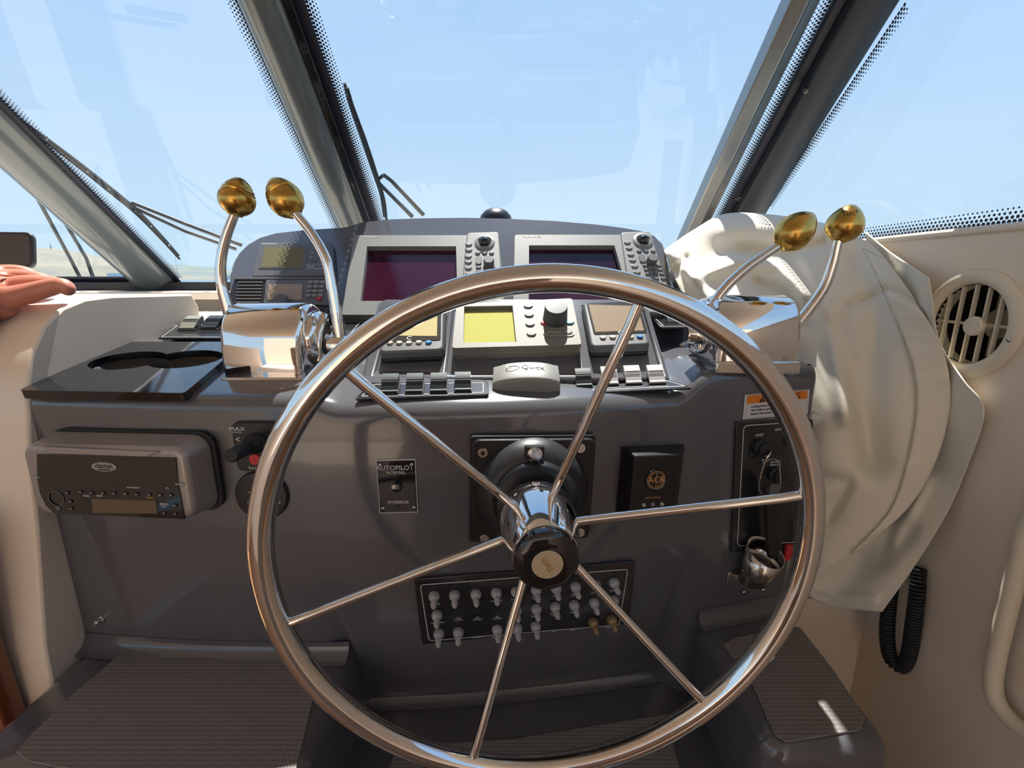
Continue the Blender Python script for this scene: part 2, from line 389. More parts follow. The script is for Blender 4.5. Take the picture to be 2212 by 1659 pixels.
# posts: name, x0, x1, thickness, material
def post(name, x0, x1, prof, m, z0=-.03, z1=ZT + .03):
    """prof: list of (fraction across, depth inboard)"""
    M = MB(); n = len(prof); rows = []
    for z in (z0, z1): rows.append([wpt(x0 + (x1 - x0) * a, z, -d) for a, d in prof])
    M.add(rows[0] + rows[1], [(i, (i + 1) % n, n + (i + 1) % n, n + i) for i in range(n)] + [tuple(range(n)), tuple(reversed(range(n, 2 * n)))])
    o = M.build(name, m, None, bev=.003, seg=3, angle=50); o['kind'] = 'structure'; return o
rnd = [(0, -.004), (0, .010), (.06, .020), (.2, .030), (.4, .036), (.6, .036), (.8, .030), (.94, .020), (1, .010), (1, -.004)]
post('trim_5', -1.125, -1.0, rnd, MULL)
hd = MB(); hv = [wpt(-2.4, .457, .01), wpt(.70, .457, .01), wpt(.70, .52, .01), wpt(-2.4, .52, .01)]; hv += [p - WN * .03 for p in hv]
hd.add(hv, [(0, 1, 2, 3), (7, 6, 5, 4), (0, 4, 5, 1), (1, 5, 6, 2), (2, 6, 7, 3), (3, 7, 4, 0)]); struct('added_header', hd, MULL)  # unseen header added to cut the sun reaching the foot mat
pb = post('trim_6', -.442, -.366, rnd, MULL)
strip(pb, -.366, -.352, -.02, ZT, -.002, .016, BLACKG, 'gasket')
pc = post('trim_7', .438, .492, [(0, -.004), (0, .03), (.5, .036), (.55, .03), (1, .018), (1, -.004)], MULLG)
for k in range(4): strip(pc, .470 + k * .005, .4715 + k * .005, -.02, ZT, -.0215 + .001 * k, .0022, MULLG, 'rib')
pd = post('trim_8', .520, .613, [(0, -.004), (0, .006), (.18, .008), (.22, .03), (.4, .036), (.6, .038), (.8, .036), (.97, .03), (1, -.004)], MULLD)
strip(pd, .520, .536, -.02, ZT, -.010, .004, FRIT, 'gasket')
for u_, v_ in ((1742, 197), (1595, 430)):
    Pp = WP - WN * .037; h_ = hit(u_, v_, Pp, WN)
    o = MB().lathe([(0, .003), (.004, .0025), (.006, 0), (.006, -.003)], 14).build('screw', BLACKG, pd); o.matrix_world = frame(h_, -WN, V((1, 0, 0)))

# ================================================================== FAR VIEW
sea = MB().add([(-3500, -3500, -2.6), (3500, -3500, -2.6), (3500, 4000, -2.6), (-3500, 4000, -2.6)], [(0, 1, 2, 3)]).build('sea', SEA, None, smooth=False); tag(sea, 'calm water on the horizon beyond the port windows', 'water', kind='stuff')
def hills(name, y, prof, m, label, depth):
    rows = []
    for j in range(9):
        t = j / 8; row = []
        for i in range(len(prof) * 6 - 5):
            k = i // 6; f = i % 6 / 6; a = prof[k]; b = prof[min(k + 1, len(prof) - 1)]
            u = a[0] + (b[0] - a[0]) * f; v = a[1] + (b[1] - a[1]) * f
            P = atY(u, v, y); x = P.x; top = P.z + random.uniform(-1, 1) * .25 * (y / 400)
            row.append(V((x * (1 - .25 * (1 - t) * depth / y), y - depth * (1 - t), -2.6 + (top + 2.6) * math.sin(t * PI / 2))))
        rows.append(row)
    o = MB().grid(rows).build(name, m, None, angle=180); return tag(o, label, 'hill')
hills('hill', 900, [(-260, 590), (-80, 560), (0, 541), (60, 537), (110, 536), (160, 542), (210, 552), (260, 567), (300, 583), (340, 600), (380, 606)], HILL, 'dry tan hill seen through the port window behind the hand', 380)
hills('hill', 1300, [(300, 600), (350, 578), (380, 573), (410, 573), (450, 577), (480, 582), (560, 590), (650, 596), (760, 600)], HILLD, 'low green-grey hill on the horizon left of the throttle lever', 400)
hl = hills('hill', 700, [(160, 606), (260, 600), (330, 597), (400, 596), (470, 597), (560, 600), (640, 603)], HILL, 'pale flat shore strip along the waterline', 150)
for i, (u0, u1, v0, v1) in enumerate(((232, 262, 590, 600), (262, 300, 594, 602), (240, 256, 584, 590), (440, 470, 594, 600))):
    a = atY(u0, v1, 520); b = atY(u1, v0, 520)
    o = MB().box(a.x, 520 + 12 * i, -2.6, b.x, 526 + 12 * i, b.z).build('building', BLDG)
    tag(o, ['low white building on the far shore, nearest the wiper arms', 'long white shed on the far shore behind the window post', 'small upper white building on the far shore', 'white building at the far shore beside the throttle lever'][i], 'building')
bt = empty('sailboat', 'tiny moored sailboat with one bare mast on the horizon', 'boat', Matrix.Translation(atY(385, 600, 160)))
MB().lathe([(.10, -1.5), (.06, 7.0)], 8).build('mast', BLDG, bt); MB().lathe([(0, -3.2), (.9, -3), (1.3, -1.6), (1.1, -1.5), (0, -1.5)], 12).build('hull', BLDG, bt)
for o in bt.children:
    if o.name.startswith('hull'): o.scale = (3.2, 1, 1)
tw = MB().lathe([(1.2, -10), (.5, 7)], 6).build('radio_mast', WIPC); tw.location = atY(110, 536, 880); tag(tw, 'thin radio mast on top of the tan hill', 'mast')

# ================================================================== CONSOLE
con = empty('helm_console', 'glossy dark grey moulded helm console with stepped foot ledges', 'console', Matrix.Identity(4))
def fillet(pts, rad):
    out = [V(pts[0])]
    for i in range(1, len(pts) - 1):
        a, b, c = V(pts[i - 1]), V(pts[i]), V(pts[i + 1]); r_ = rad[i]
        d1 = (a - b).normalized(); d2 = (c - b).normalized()
        for k in range(6):
            t = k / 5; p1 = b + d1 * r_; p2 = b + d2 * r_
            out.append((1 - t) ** 2 * p1 + 2 * t * (1 - t) * b + t * t * p2)
    out.append(V(pts[-1])); return out
def prof_l(): return fillet([(.0, -.70), (0, -.40), (0, -.153), (.205, -.116), (.38, -.09)], [0, .02, .020, .02, 0])
def prof_m(): return fillet([(.05, -.70), (0, -.545), (0, -.168), (.10, -.135), (.42, -.082)], [0, .03, .022, .02, 0])
def prof_r(): return fillet([(.0, -.70), (0, -.40), (0, -.133), (.16, -.112), (.36, -.10)], [0, .02, .024, .02, 0])
def sm(a, b, x): t = max(0, min(1, (x - a) / (b - a))); return t * t * (3 - 2 * t)
PL, PM, PR = prof_l(), prof_m(), prof_r(); rows = []
xs = [-.645 + 1.095 * i / 150 for i in range(151)]
for x in xs:
    a = sm(-.275, -.225, x); b = sm(.225, .285, x); row = []
    for l, m_, r_ in zip(PL, PM, PR):
        q = l.lerp(m_, a).lerp(r_, b)
        row.append(V((x, YF(x) + q.x, q.y)))
    rows.append(row)
# rounded starboard end
last = rows[-1]
for k in range(1, 6):
    a = PI / 2 * k / 5; rows.append([V((p.x + .014 * math.sin(a), p.y + .014 * (1 - math.cos(a)) * (1 if i < 12 else 0), p.z - .014 * (1 - math.cos(a)) * (1 if i >= 12 else 0))) for i, p in enumerate(last)])
rows.append([V((.464, p.y + .3 if i < 16 else p.y, p.z - .05)) for i, p in enumerate(rows[-1])])
FP = MB().grid(rows); kf = []
for f_ in FP.f:      # opening under the cup holder tray
    c_ = sum((V(FP.v[i]) for i in f_), V((0, 0, 0))) / len(f_)
    if not (-.638 < c_.x < -.452 and YF(c_.x) + .035 < c_.y < .785 and c_.z > -.17): kf.append(f_)
FP.f = kf; FP.build('front_panel', GEL, con, angle=60)
# foot ledges with ribbed mats
def ledge(x0, x1, y0, y1, z, r_, zb, name='foot_ledge'):
    pts = rrect(x0, y0, x1, y1, r_, 6); M = MB(); n = len(pts); cx, cy = (x0 + x1) / 2, (y0 + y1) / 2
    def sh(p, d): return (cx + (p[0] - cx) * (1 - d / abs(x1 - cx)), cy + (p[1] - cy) * (1 - d / abs(y1 - cy)))
    lv = [(0, zb), (0, z - .024), (.003, z - .012), (.009, z - .004), (.018, z)]
    for i in range(len(lv) - 1):
        A = [(*sh(p, lv[i][0]), lv[i][1]) for p in pts]; B = [(*sh(p, lv[i + 1][0]), lv[i + 1][1]) for p in pts]
        M.add(A + B, [(k, (k + 1) % n, n + (k + 1) % n, n + k) for k in range(n)])
    M.add([(*sh(p, lv[-1][0]), z) for p in pts], [tuple(range(n))]); M.add([(*p, zb) for p in pts], [tuple(reversed(range(n)))])
    return M.build(name, GEL, con, angle=60)
ledge(-.644, -.232, .400, .66, -.545, .03, -1.30)
ledge(.300, .462, .435, .72, -.543, .03, -1.30)
ledge(-.26, .32, .30, .70, -.675, .02, -1.30)
def mat_piece(px, z, th=.003):
    pts = [hit(u, v, V((0, 0, z)), V((0, 0, 1))) for u, v in px]
    M = MB().prism([(p.x, p.y) for p in pts], z, z + th); return M.build('ribbed_mat', MATR, con, bev=.001, label='ribbed non-slip mat inlay')
mat_piece([(268, 1409), (470, 1414), (690, 1432), (676, 1520), (640, 1665), (150, 1665), (60, 1648), (36, 1628), (60, 1598), (150, 1510)], -.545)
mat_piece([(1588, 1380), (1700, 1356), (1728, 1358), (1800, 1450), (1868, 1552), (1860, 1580), (1700, 1606), (1672, 1590), (1620, 1470), (1560, 1395)], -.543)
mat_piece([(860, 1612), (1100, 1600), (1440, 1545), (1500, 1800), (780, 1800)], -.675)
# cove below the fascia line of the ledges
for x0, x1, z in ((-.645, -.24, -.545), (.30, .45, -.543), (-.235, .30, -.675)):
    rr = []
    for i in range(25):
        x = x0 + (x1 - x0) * i / 24; y = YF(x) + (.045 if z < -.6 else 0); rr.append([V((x, y - .022 + .022 * math.sin(a) - .001, z + .022 - .022 * math.cos(a) + .001)) for a in [PI / 2 * k / 6 for k in range(7)]])
    MB().grid(rr).build('cove', GEL, con, angle=60)
# raised gauge pod
GP0, GP1 = V((0, .694, -.1177)), V((0, .811, -.0326)); GT = (GP1 - GP0).normalized(); GN = V((0, -GT.z, GT.y))
gp = Dev('x', '', '', GP0, GN, 1106, 700, make=False)
def gl(u, v, h=0): return gp.L(u, v, h)
a0 = gl(818, 645); b0 = gl(1395, 645); c0 = gl(1446, 812); d0 = gl(782, 815)
yt = a0[1]; yb = min(c0[1], d0[1]) - .004
outl = [(d0[0], yb), (c0[0], yb), (b0[0] + .0, yt - .012), (b0[0] - .012, yt), (a0[0] + .012, yt), (a0[0], yt - .012)]
pockets = []
for u0, u1 in ((836, 962), (976, 1240), (1266, 1400)):
    p0 = gl(u0, 700); p1 = gl(u1, 700); q0 = gl(u0 - (6 if u0 < 900 else 2), 815); q1 = gl(u1 + (5 if u1 > 1300 else 0), 815)
    pockets.append([(p0[0], yb + .010), (p1[0], yb + .010), (p1[0], yt - .02), (p0[0], yt - .02)])
pod = holed(outl, pockets, -.007, 0, 'pod').build('instrument_pod', GEL, con, bev=.0035, seg=3); pod.matrix_world = gp.M
M_ = MB().prism([(p[0] * 1.0, p[1]) for p in outl], -.055, -.0055); o = M_.build('pod_base', GEL, con, bev=.002); o.matrix_world = gp.M
# back (display) pod
DT = V((0, .149, .1566)).normalized(); DN = V((0, -DT.z, DT.y)); DP0 = V((0, .867, -.0686))
DPB = DP0 - DN * .014
dp = Dev('x', '', '', DPB, DN, 1106, 600, make=False)
ol = [(500, 735), (492, 640), (494, 590), (500, 566), (512, 545), (530, 527), (556, 512), (590, 502), (650, 495), (738, 489), (752, 486), (775, 478), (830, 471), (900, 468), (1000, 466), (1100, 468), (1200, 473), (1290, 481),
      (1350, 489), (1395, 497), (1418, 507), (1434, 524), (1441, 548), (1452, 600), (1470, 650), (1490, 735)]
pl = [dp.L(u, v) for u, v in ol]
M_ = MB(); n_ = len(pl)
def offs(p, d): c = (0, -.1); r_ = math.hypot(p[0] - c[0], p[1] - c[1]); return (c[0] + (p[0] - c[0]) * (1 - d / r_), c[1] + (p[1] - c[1]) * (1 - d / r_))
lv = [(-.10, .0), (-.010, 0), (-.004, .002), (0, .007)]
rings = [[(*offs(p, d), z) for p in pl] for z, d in lv]
for i in range(len(rings) - 1): M_.add(rings[i] + rings[i + 1], [(k, (k + 1) % n_, n_ + (k + 1) % n_, n_ + k) for k in range(n_)])
M_.add(rings[-1], [tuple(range(n_))])
o = M_.build('display_pod', GEL, con, angle=22); o.matrix_world = dp.M
# compass dome on the deck behind the pod
cd = empty('compass', 'black domed compass peeking over the display pod', 'compass', Matrix.Translation(atY(1071, 474, 1.16)))
MB().lathe([(0, .026), (.012, .025), (.026, .019), (.036, .008), (.040, -.01), (.040, -.03), (0, -.03)], 32).build('dome', BLACK, cd)
MB().lathe([(.044, -.05), (.044, -.10), (.05, -.12), (.05, -.17)], 32).build('base', RUBBER, cd)
# stud in the lower left corner of the fascia
st = on_front('snap_stud', 'small tarnished snap stud low in the left corner of the console', 'fastener', 219, 1337)
MB().lathe([(.006, 0), (.006, .002), (.0035, .003), (.003, .007), (.0045, .009), (.003, .011), (0, .011)], 20).build('post', CHROME2, st.o)

# ================================================================== STEERING WHEEL
yaw, tl = .0687, .0279
WX = V((math.cos(yaw), math.sin(yaw), 0)); WU = V((0, -math.sin(tl), math.cos(tl))); WU = (WU - WX * WU.dot(WX)).normalized(); WNN = WX.cross(WU)
WC = V((.03515, .42319, -.28219)); WMX = frame(WC, WNN, WX)
sw = empty('boat_helm', 'six-spoke polished stainless steering wheel in front of the console', 'steering wheel', WMX)
RW = .2815
MB().tube([(RW * math.cos(2 * PI * k / 160), RW * math.sin(2 * PI * k / 160), 0) for k in range(160)], .0127, 24, closed=True).build('rim', CHROME, sw, angle=180)
for a in (73, 13.3, -46.6, -107, -166.6, 132.4):
    a = R(a); c, s = math.cos(a), math.sin(a)
    P = [V((c * r_, s * r_, z)) for r_, z in ((.030, -.052), (.046, -.052), (RW - .030, -.004), (RW - .004, 0))]
    P = [P[0], P[1] * .95 + P[0] * .05, P[1] + (P[2] - P[1]) * .03, P[2], P[3]]
    MB().tube(P, .0052, 14).build('spoke', CHROME, sw, angle=60)
MB().lathe([(.030, -.125), (.030, -.088), (.044, -.088), (.0465, -.083), (.0458, -.06), (.0425, -.035), (.0375, -.012), (.035, -.006)], 48).build('hub', CHROME, sw, angle=40)
MB().lathe([(.0335, -.012), (.0340, -.006), (.0345, 0), (.0338, .004), (.030, .0075), (.022, .009), (.0165, .0092), (0, .0092)], 48).build('hub_cap', BLACKG, sw)
em = MB().cyl(.0162, .0088, .0102, 36, ch=.0006).build('emblem', CREAMP, sw, label='cream disc with gold lettering')
text(em, 'Tiara', -.0005, 0, .0102, .0095, GOLDP, R(131), sx=.9, ext=.0004)
# steering mount
P, n = front_plane(1143, 1055); st = on_front('steering_mount', 'square black steering helm mount bolted behind the wheel hub', 'mount', 1143, 1055, 0, ((1012, 1055), (1275, 1049)))
A = st.L(1016, 950, .02); B = st.L(1274, 1160, .02); hw = (B[0] - A[0]) / 2; hh = (A[1] - B[1]) / 2 + .004; cx = (A[0] + B[0]) / 2; cy = (A[1] + B[1]) / 2 - .002
MB().prism(rrect(cx - hw, cy - hh, cx + hw, cy + hh, .004), 0, .012).build('spacer', RUBBER, st.o, bev=.001)
MB().prism(rrect(cx - hw + .003, cy - hh + .004, cx + hw - .001, cy + hh - .003, .010), .012, .020).build('plate', BLACK, st.o, bev=.0015)
q = st.I @ (WC - WNN * .16); hx, hy = q.x, q.y
MB().lathe([(.077, .018), (.076, .026), (.072, .034), (.066, .041), (.058, .046), (.055, .046)], 56, (cx, cy, 0)).build('flange', mat('worn_black_metal', (.03, .033, .037), .42, .4, noise=(40, (.05, .052, .055), .2)), st.o)
zz = .046; qa = st.I @ (WC - WNN * .11)
M_ = MB(); P0 = V((cx, cy, .040)); P1 = V((qa.x, qa.y, qa.z)); M_.tube([P0, P0.lerp(P1, .5), P1, P1 + (P1 - P0) * .2], [.056, .055, .050, .046], 40)
M_.build('steering_shaft_housing', BLACK, st.o, angle=50)
for u, v in ((1043, 978), (1254, 968), (1047, 1163), (1253, 1150)):
    x, y = st.L(u, v, .02)
    b = MB().lathe([(.0065, 0), (.0065, .0015), (.0060, .002), (.003, .002), (.0026, .0005), (0, .0005)], 24).build('bolt', CHROME2, st.o); b.location = (x, y, .02)
    if v < 1000 and u < 1100: MB().prism(ell(0, 0, .0024, .0024, 6), .0005, .0018).build('hex_socket', BPRINT, b)
x, y = st.L(1155, 985, .045)
b = MB().prism([(x - .0115, y - .012), (x + .0115, y - .012), (x + .0125, y + .012), (x - .0125, y + .012)], .036, .0455).build('bolt_pad', BLACK, st.o, bev=.001)
MB().lathe([(0, .045), (.0098, .045), (.0098, .0462), (0, .0462)], 28, (x, y + .002, 0)).build('washer', CHROME2, st.o)
MB().prism(ell(x, y + .003, .0082, .0082, 6), .046, .0525).build('hex_bolt', CHROME2, st.o, bev=.0008)

# ================================================================== FASCIA DEVICES
def screw(parent, x, y, z, r_=.0022, m=None):
    o = MB().lathe([(r_, 0), (r_, r_ * .25), (r_ * .6, r_ * .55), (0, r_ * .65)], 16).build('screw', m or CHROME2, parent); o.location = (x, y, z); o.rotation_euler.z = random.random() * 3
    MB().box(-r_ * .6, -r_ * .1, 0, r_ * .6, r_ * .1, r_ * .68).box(-r_ * .1, -r_ * .6, 0, r_ * .1, r_ * .6, r_ * .68).build('cross_slot', BPRINT, o, smooth=False)
    return o
# autopilot override plate
d = on_front('autopilot_switch_plate', 'small black engraved plate with a white toggle switch left of the wheel hub', 'switch panel', 857, 1050, 0, ((816, 1050), (901, 1049)))
q = [d.L(u, v, .002) for u, v in ((820, 1109), (903, 1107), (897, 992), (812, 994))]
MB().prism(q, 0, .0018).build('backing', WPRINT, d.o)
c = V((sum(p[0] for p in q) / 4, sum(p[1] for p in q) / 4)); q2 = [tuple(c + (V(p) - c) * .965) for p in q]
MB().prism(q2, .0012, .0024).build('plate', BLACKG, d.o)
for p in q2: pp = c + (V(p) - c) * .84; screw(d.o, pp.x, pp.y, .0024, .0022)
for s_, u, v, sz in (('AUTOPILOT', 853, 1011, .0095), ('NORMAL', 855, 1021, .0062), ('OVERRIDE', 860, 1085, .0062)):
    x, y = d.L(u, v, .0024); text(d.o, s_, x, y, .0024, sz, WPRINT, sx=.95 if sz > .007 else 1.0)
x, y = d.L(858, 1052, .003); MB().lathe([(.0068, 0), (.0068, .0045), (.0055, .005), (.0045, .0035), (0, .0035)], 24, (x, y, .0015)).build('collar', BLACK, d.o)
t = MB().prism([(-.0028, -.002), (.0032, -.002), (.0028, .0035), (-.0024, .0035)], 0, .014).build('toggle', mat('ivory_toggle', (.66, .60, .48), .4), d.o, bev=.0006); t.location = (x, y, .004); t.rotation_euler = (R(-24), R(-10), 0)
for u, v in ((855, 1030), (861, 1094)):
    x, y = d.L(u, v, .0024); MB().cyl(.0018, .0020, .0032, 12, (x, y)).build('indicator_lamp', mat('dark_lamp', (.03, .01, .02), .2), d.o)
# ACR alarm box
d = on_front('alarm_remote', 'black box with a round orange emblem and three small lamps right of the hub', 'alarm box', 1398, 1035, 0, ((1340, 1035), (1455, 1030)))
hb = .032; a = d.L(1372, 985, hb); b = d.L(1456, 1103, hb); a2 = d.L(1340, 963, 0); b2 = d.L(1460, 1100, 0)
bot = rrect(a2[0] + .001, b2[1], b2[0] + .002, a2[1], .004); top = rrect(a[0], b[1] - .0, b[0] - .002, a[1], .004)
MB().prism(bot, 0, hb, top).build('case', BLACK, d.o, bev=.0025, seg=3)
x, y = d.L(1417, 1036, hb); MB().lathe([(.017, hb - .001), (.017, hb + .001), (.0155, hb + .0016), (.0135, hb + .0004), (0, hb + .0004)], 36, (x, y, 0)).build('knob_bezel', BLACKG, d.o)
ld = MB().cyl(.0008, hb + .0004, hb + .001, 10, (x, y)).build('emblem', ORP, d.o, label='orange ring emblem with lettering')
ring_line(ell(x, y, .0132, .0132, 36), .0008, hb + .0005, hb + .0009).build('emblem_ring', ORP, d.o); ring_line(ell(x, y, .0108, .0108, 36), .0005, hb + .0005, hb + .0009).build('emblem_ring', ORP, d.o)
MB().box(x - .0002, y - .0095, hb + .0005, x + .0002, y + .0095, hb + .0008).build('emblem_line', ORP, d.o)
text(d.o, 'ACR', x, y, hb + .0008, .0125, ORP, sx=1.0)
for k, u in enumerate((1390, 1409, 1429)):
    x, y = d.L(u, 1090 - k, hb); MB().lathe([(.0026, 0), (.0026, .002), (.0018, .0034), (0, .004)], 14, (x, y, hb)).build('lamp', mat('lamp_white', (.6, .58, .5), .3) if k != 1 else mat('lamp_grey', (.33, .36, .40), .3), d.o)
x, y = d.L(1410, 1075, hb); text(d.o, 'REMOTE SWITCH', x, y, hb, .0028, ORP)
# breaker panel
d = on_front('breaker_panel', 'wide black breaker panel of rubber-booted toggle switches under the wheel hub', 'switch panel', 1138, 1302, 0, ((905, 1321), (1365, 1280)))
q = [d.L(u, v, .004) for u, v in ((912, 1393), (1358, 1347), (1373, 1213), (894, 1252))]
c = V((sum(p[0] for p in q) / 4, sum(p[1] for p in q) / 4))
MB().prism(q, 0, .004).build('plate', PLATE, d.o, bev=.001)
brd = [d.L(u, v, .004) for u, v in ((926, 1385), (1338, 1350), (1357, 1229), (907, 1263))]
def rpoly(pts, r_, n=5):
    out = []; m = len(pts)
    for i in range(m):
        a, b, c = V(pts[i - 1]), V(pts[i]), V(pts[(i + 1) % m]); p1 = b + (a - b).normalized() * r_; p2 = b + (c - b).normalized() * r_
        for k in range(n + 1): t = k / n; out.append(tuple((1 - t) ** 2 * p1 + 2 * t * (1 - t) * b + t * t * p2))
    return out
ring_line(rpoly(brd, .006), .0011, .004, .0043).build('border_line', WPRINT, d.o, smooth=False)
sws = []
r1 = [(938, 1288), (982, 1286), (1028, 1284), (1072, 1281), (1115, 1278), (1158, 1275), (1201, 1271), (1243, 1268), (1287, 1264), (1326, 1259)]
r2 = [(944, 1329), (989, 1322), (1031, 1321), (1074, 1319), (1116, 1317), (1158, 1315), (1199, 1311), (1240, 1307), (1283, 1302), (1325, 1297)]
r3 = [(948, 1369), (990, 1366), (1033, 1361), (1074, 1360), (1117, 1357), (1157, 1353), (1198, 1349), (1238, 1346), (1281, 1344), (1321, 1339)]
boot = None; bootb = None
def bootmesh(m, lean):
    M = MB().lathe([(.0062, 0), (.0066, .002), (.0060, .006), (.0048, .009), (.0030, .0105), (.0, .011)], 18)
    M.tube([(0, 0, .004), (0, -.0022, .011), (0, -.0045, .018), (0, -.005, .0205)], [.0042, .0034, .0032, .0018], 12)
    me = M.mesh('toggle_switch'); me.materials.append(m); return me
BM1, BM2 = bootmesh(BOOT, 0), bootmesh(BRASS, 0)
holes = {(1, 1), (1, 2), (1, 3), (2, 2), (2, 6), (2, 7)}
lab = {(0, 0): 'BAIT PREP', (0, 1): 'BILGE 2', (0, 2): 'HORN', (0, 3): 'NAV LIGHTS', (0, 4): 'WINDLASS', (0, 5): 'WASHER\nWIPER', (0, 6): 'WIPER', (0, 7): 'LOWER\nWIPER', (0, 8): 'COMPASS', (0, 9): 'LIGHTS',
       (1, 0): 'MACERATOR', (1, 1): 'FWD\nLIVEWELL', (1, 2): 'AFT\nLIVEWELL', (1, 3): 'AFT\nPUMPOUT', (1, 5): 'SPREADER', (1, 6): 'STEERING\nLIGHTS', (1, 7): 'LIGHTS', (2, 2): 'ENG DISPLAY', (2, 3): 'FISHFINDER', (2, 6): 'ACC', (2, 7): 'ACC', (2, 9): 'COURTESY'}
for ri, row in enumerate((r1, r2, r3)):
    for ci, (u, v) in enumerate(row):
        x, y = d.L(u, v, .006)
        if (ri, ci) in holes:
            MB().cyl(.0050, .0038, .0048, 18, (x, y)).build('blank_plug', RUBBER, d.o)
        else:
            b = ri == 2 and ci >= 8
            o = bpy.data.objects.new('toggle_switch', BM2 if b else BM1); COL.objects.link(o); o.parent = d.o; o.location = (x, y, .004); o.scale = (1.22, 1.15, 1.1); o.rotation_euler = (R(-6), 0, R(random.uniform(-4, 4)) + (ci - 4) * .02)
            if b: o['label'] = 'brown stained boot'
        if (ri, ci) in lab: text(d.o, lab[(ri, ci)], x, y - (.0135 if (ri, ci) in holes else .0145), .004, .0032, WPRINT)
for p in q: pp = c + (V(p) - c) * .955; screw(d.o, pp.x, pp.y, .004, .0018, BLACK)
# thruster joystick
d = on_front('thruster_control', 'black thruster joystick plate with a round red button beside the radio', 'joystick', 552, 965, 0)
a = d.L(498, 913, .008); b = d.L(606, 1018, .008)
MB().prism(rrect(a[0], b[1], b[0] + .002, a[1], .008), 0, .008).build('plate', BLACK, d.o, bev=.002, seg=3)
x, y = d.L(552, 992, .008); MB().lathe([(.0078, 0), (.0078, .0015), (.007, .0022), (.0012, .0022), (.0010, .001), (0, .001)], 28, (x, y, .008)).build('red_button', RED, d.o, label='round red button')
x, y = d.L(552, 957, .008)
MB().lathe([(.0145, 0), (.0135, .004), (.012, .006), (.0125, .009), (.0105, .012), (.0105, .015), (.0085, .018), (.008, .02)], 28, (x, y, .008)).build('boot', RUBBER, d.o)
j0 = V((x, y, .02)); tip = d.I @ (ray(498, 985) * ((YF(-.36) - .078) / ray(498, 985).y))
MB().tube([j0, j0.lerp(tip, .35), j0.lerp(tip, .4), j0.lerp(tip, .95), tip], [.0075, .0080, .0088, .0085, .007], 20).build('stick', RUBBER, d.o, angle=60)
for s_, u, v, sz in (('MAX', 512, 927, .0075), ('POWER', 512, 934, .0028), ('<', 514, 950, .012), ('>', 587, 948, .012), ('THRUSTER', 566, 1012, .0058)):
    x, y = d.L(u, v, .008); text(d.o, s_, x, y, .008, sz, WPRINT, sx=1.3 if s_ in ('MAX', 'POWER', 'THRUSTER') else 1)
# round cover
d = on_front('round_socket_cover', 'flat round black cover half hidden behind the left of the wheel rim', 'cover', 568, 1068, 0)
MB().lathe([(.0355, 0), (.0355, .004), (.034, .006), (.030, .0065), (0, .0065)], 48).build('disc', BLACK, d.o)
for s_, u, v in (('LIGHTS', 545, 1063), ('DIM', 540, 1085), ('UP', 604, 1085)): x, y = d.L(u, v, .006); text(d.o, s_, x, y, .0065, .0035, WPRINT)
# stereo
sx0 = -.503; s_ = .11 + .35 * sx0; nn = V((s_, -1, 0)).normalized()
P = V((sx0, YF(sx0), -.2535)) ; sto = empty('marine_radio', 'silver and black marine stereo with a clear flip cover at the left of the console', 'stereo', frame(P, nn))
dd = Dev('x', '', '', P, nn, 260, 1030, make=False); dd.M = frame(P, nn); dd.I = dd.M.inverted()
H = .043
bot = rrect(-.117, -.052, .112, .056, .022); top = rrect(-.112, -.046, .103, .048, .016)
MB().prism(rrect(-.114, -.054, .116, .058, .022), 0, .006).build('gasket', RUBBER, sto, bev=.001)
MB().prism(bot, .004, H, top).build('case', SILVER, sto, bev=.006, seg=4)
A = dd.L(96, 984, H); 
def SL_(u, v, h=H): return dd.L(u, v, h)
fa = [SL_(120, 1108), SL_(102, 1092), SL_(89, 1065), SL_(83, 1035), SL_(82, 980), SL_(381, 988), SL_(386, 1045), SL_(401, 1120)]
MB().prism(fa, H - .001, H + .0015).build('face_plate', BLACKG, sto)
lid = [SL_(104, 961, H - .004), SL_(110, 978), SL_(320, 985), SL_(352, 972, H - .004)]
MB().prism(lid, H - .003, H + .004).build('lid_grip', SILVER, sto, bev=.0012)
ov = SL_(228, 1007); MB().prism(ell(ov[0], ov[1], .0165, .0062, 28), H + .001, H + .0024).build('badge', SILVER, sto, label='silver oval badge')
text(sto, 'clarion', ov[0], ov[1] + .0012, H + .0024, .0085, BPRINT); text(sto, 'MARINE', ov[0], ov[1] - .0038, H + .0024, .003, BPRINT, sx=1.5)
lc = [SL_(204, 1106), SL_(343, 1108), SL_(339, 1080), SL_(200, 1076)]; MB().prism(lc, H + .0012, H + .002).build('screen', LCDD, sto)
x, y = SL_(125, 1075); ring_line(ell(x, y, .0105, .0105, 30), .001, H + .0013, H + .0026).build('control_dial', GREYD, sto)
MB().lathe([(.0035, 0), (.003, .0015), (0, .0018)], 16, (x - .001, y - .014, H + .001)).build('knob', GREYD, sto)
for u, v in ((177, 1061), (201, 1063), (225, 1063), (249, 1064), (274, 1065), (298, 1066), (325, 1067), (349, 1068), (372, 1068), (148, 1063), (155, 1081), (157, 1097), (380, 1090), (357, 1107), (381, 1108)):
    x, y = SL_(u, v); MB().prism(rrect(x - .0030, y - .0020, x + .0030, y + .0020, .001, 2), H + .0012, H + .0028).build('button', BLACKG, sto, bev=.0005)
    MB().box(x - .0009, y - .0005, H + .0028, x + .0009, y + .0005, H + .0030).build('button_mark', WPRINT, sto, smooth=False)
for t_, u, v, sz, m_ in (('MUSIC', 190, 1070, .0032, WPRINT), ('CENET', 218, 1070, .0032, WPRINT), ('XMOD', 327, 1074, .003, GOLDP), ('SIRIUS', 357, 1088, .0042, WPRINT), ('READY', 357, 1093, .002, WPRINT), ('DISC-RANDOM', 290, 1052, .0025, WPRINT), ('ADJ', 363, 1053, .0025, WPRINT)):
    x, y = SL_(u, v); text(sto, t_, x, y, H + .0016, sz, m_)
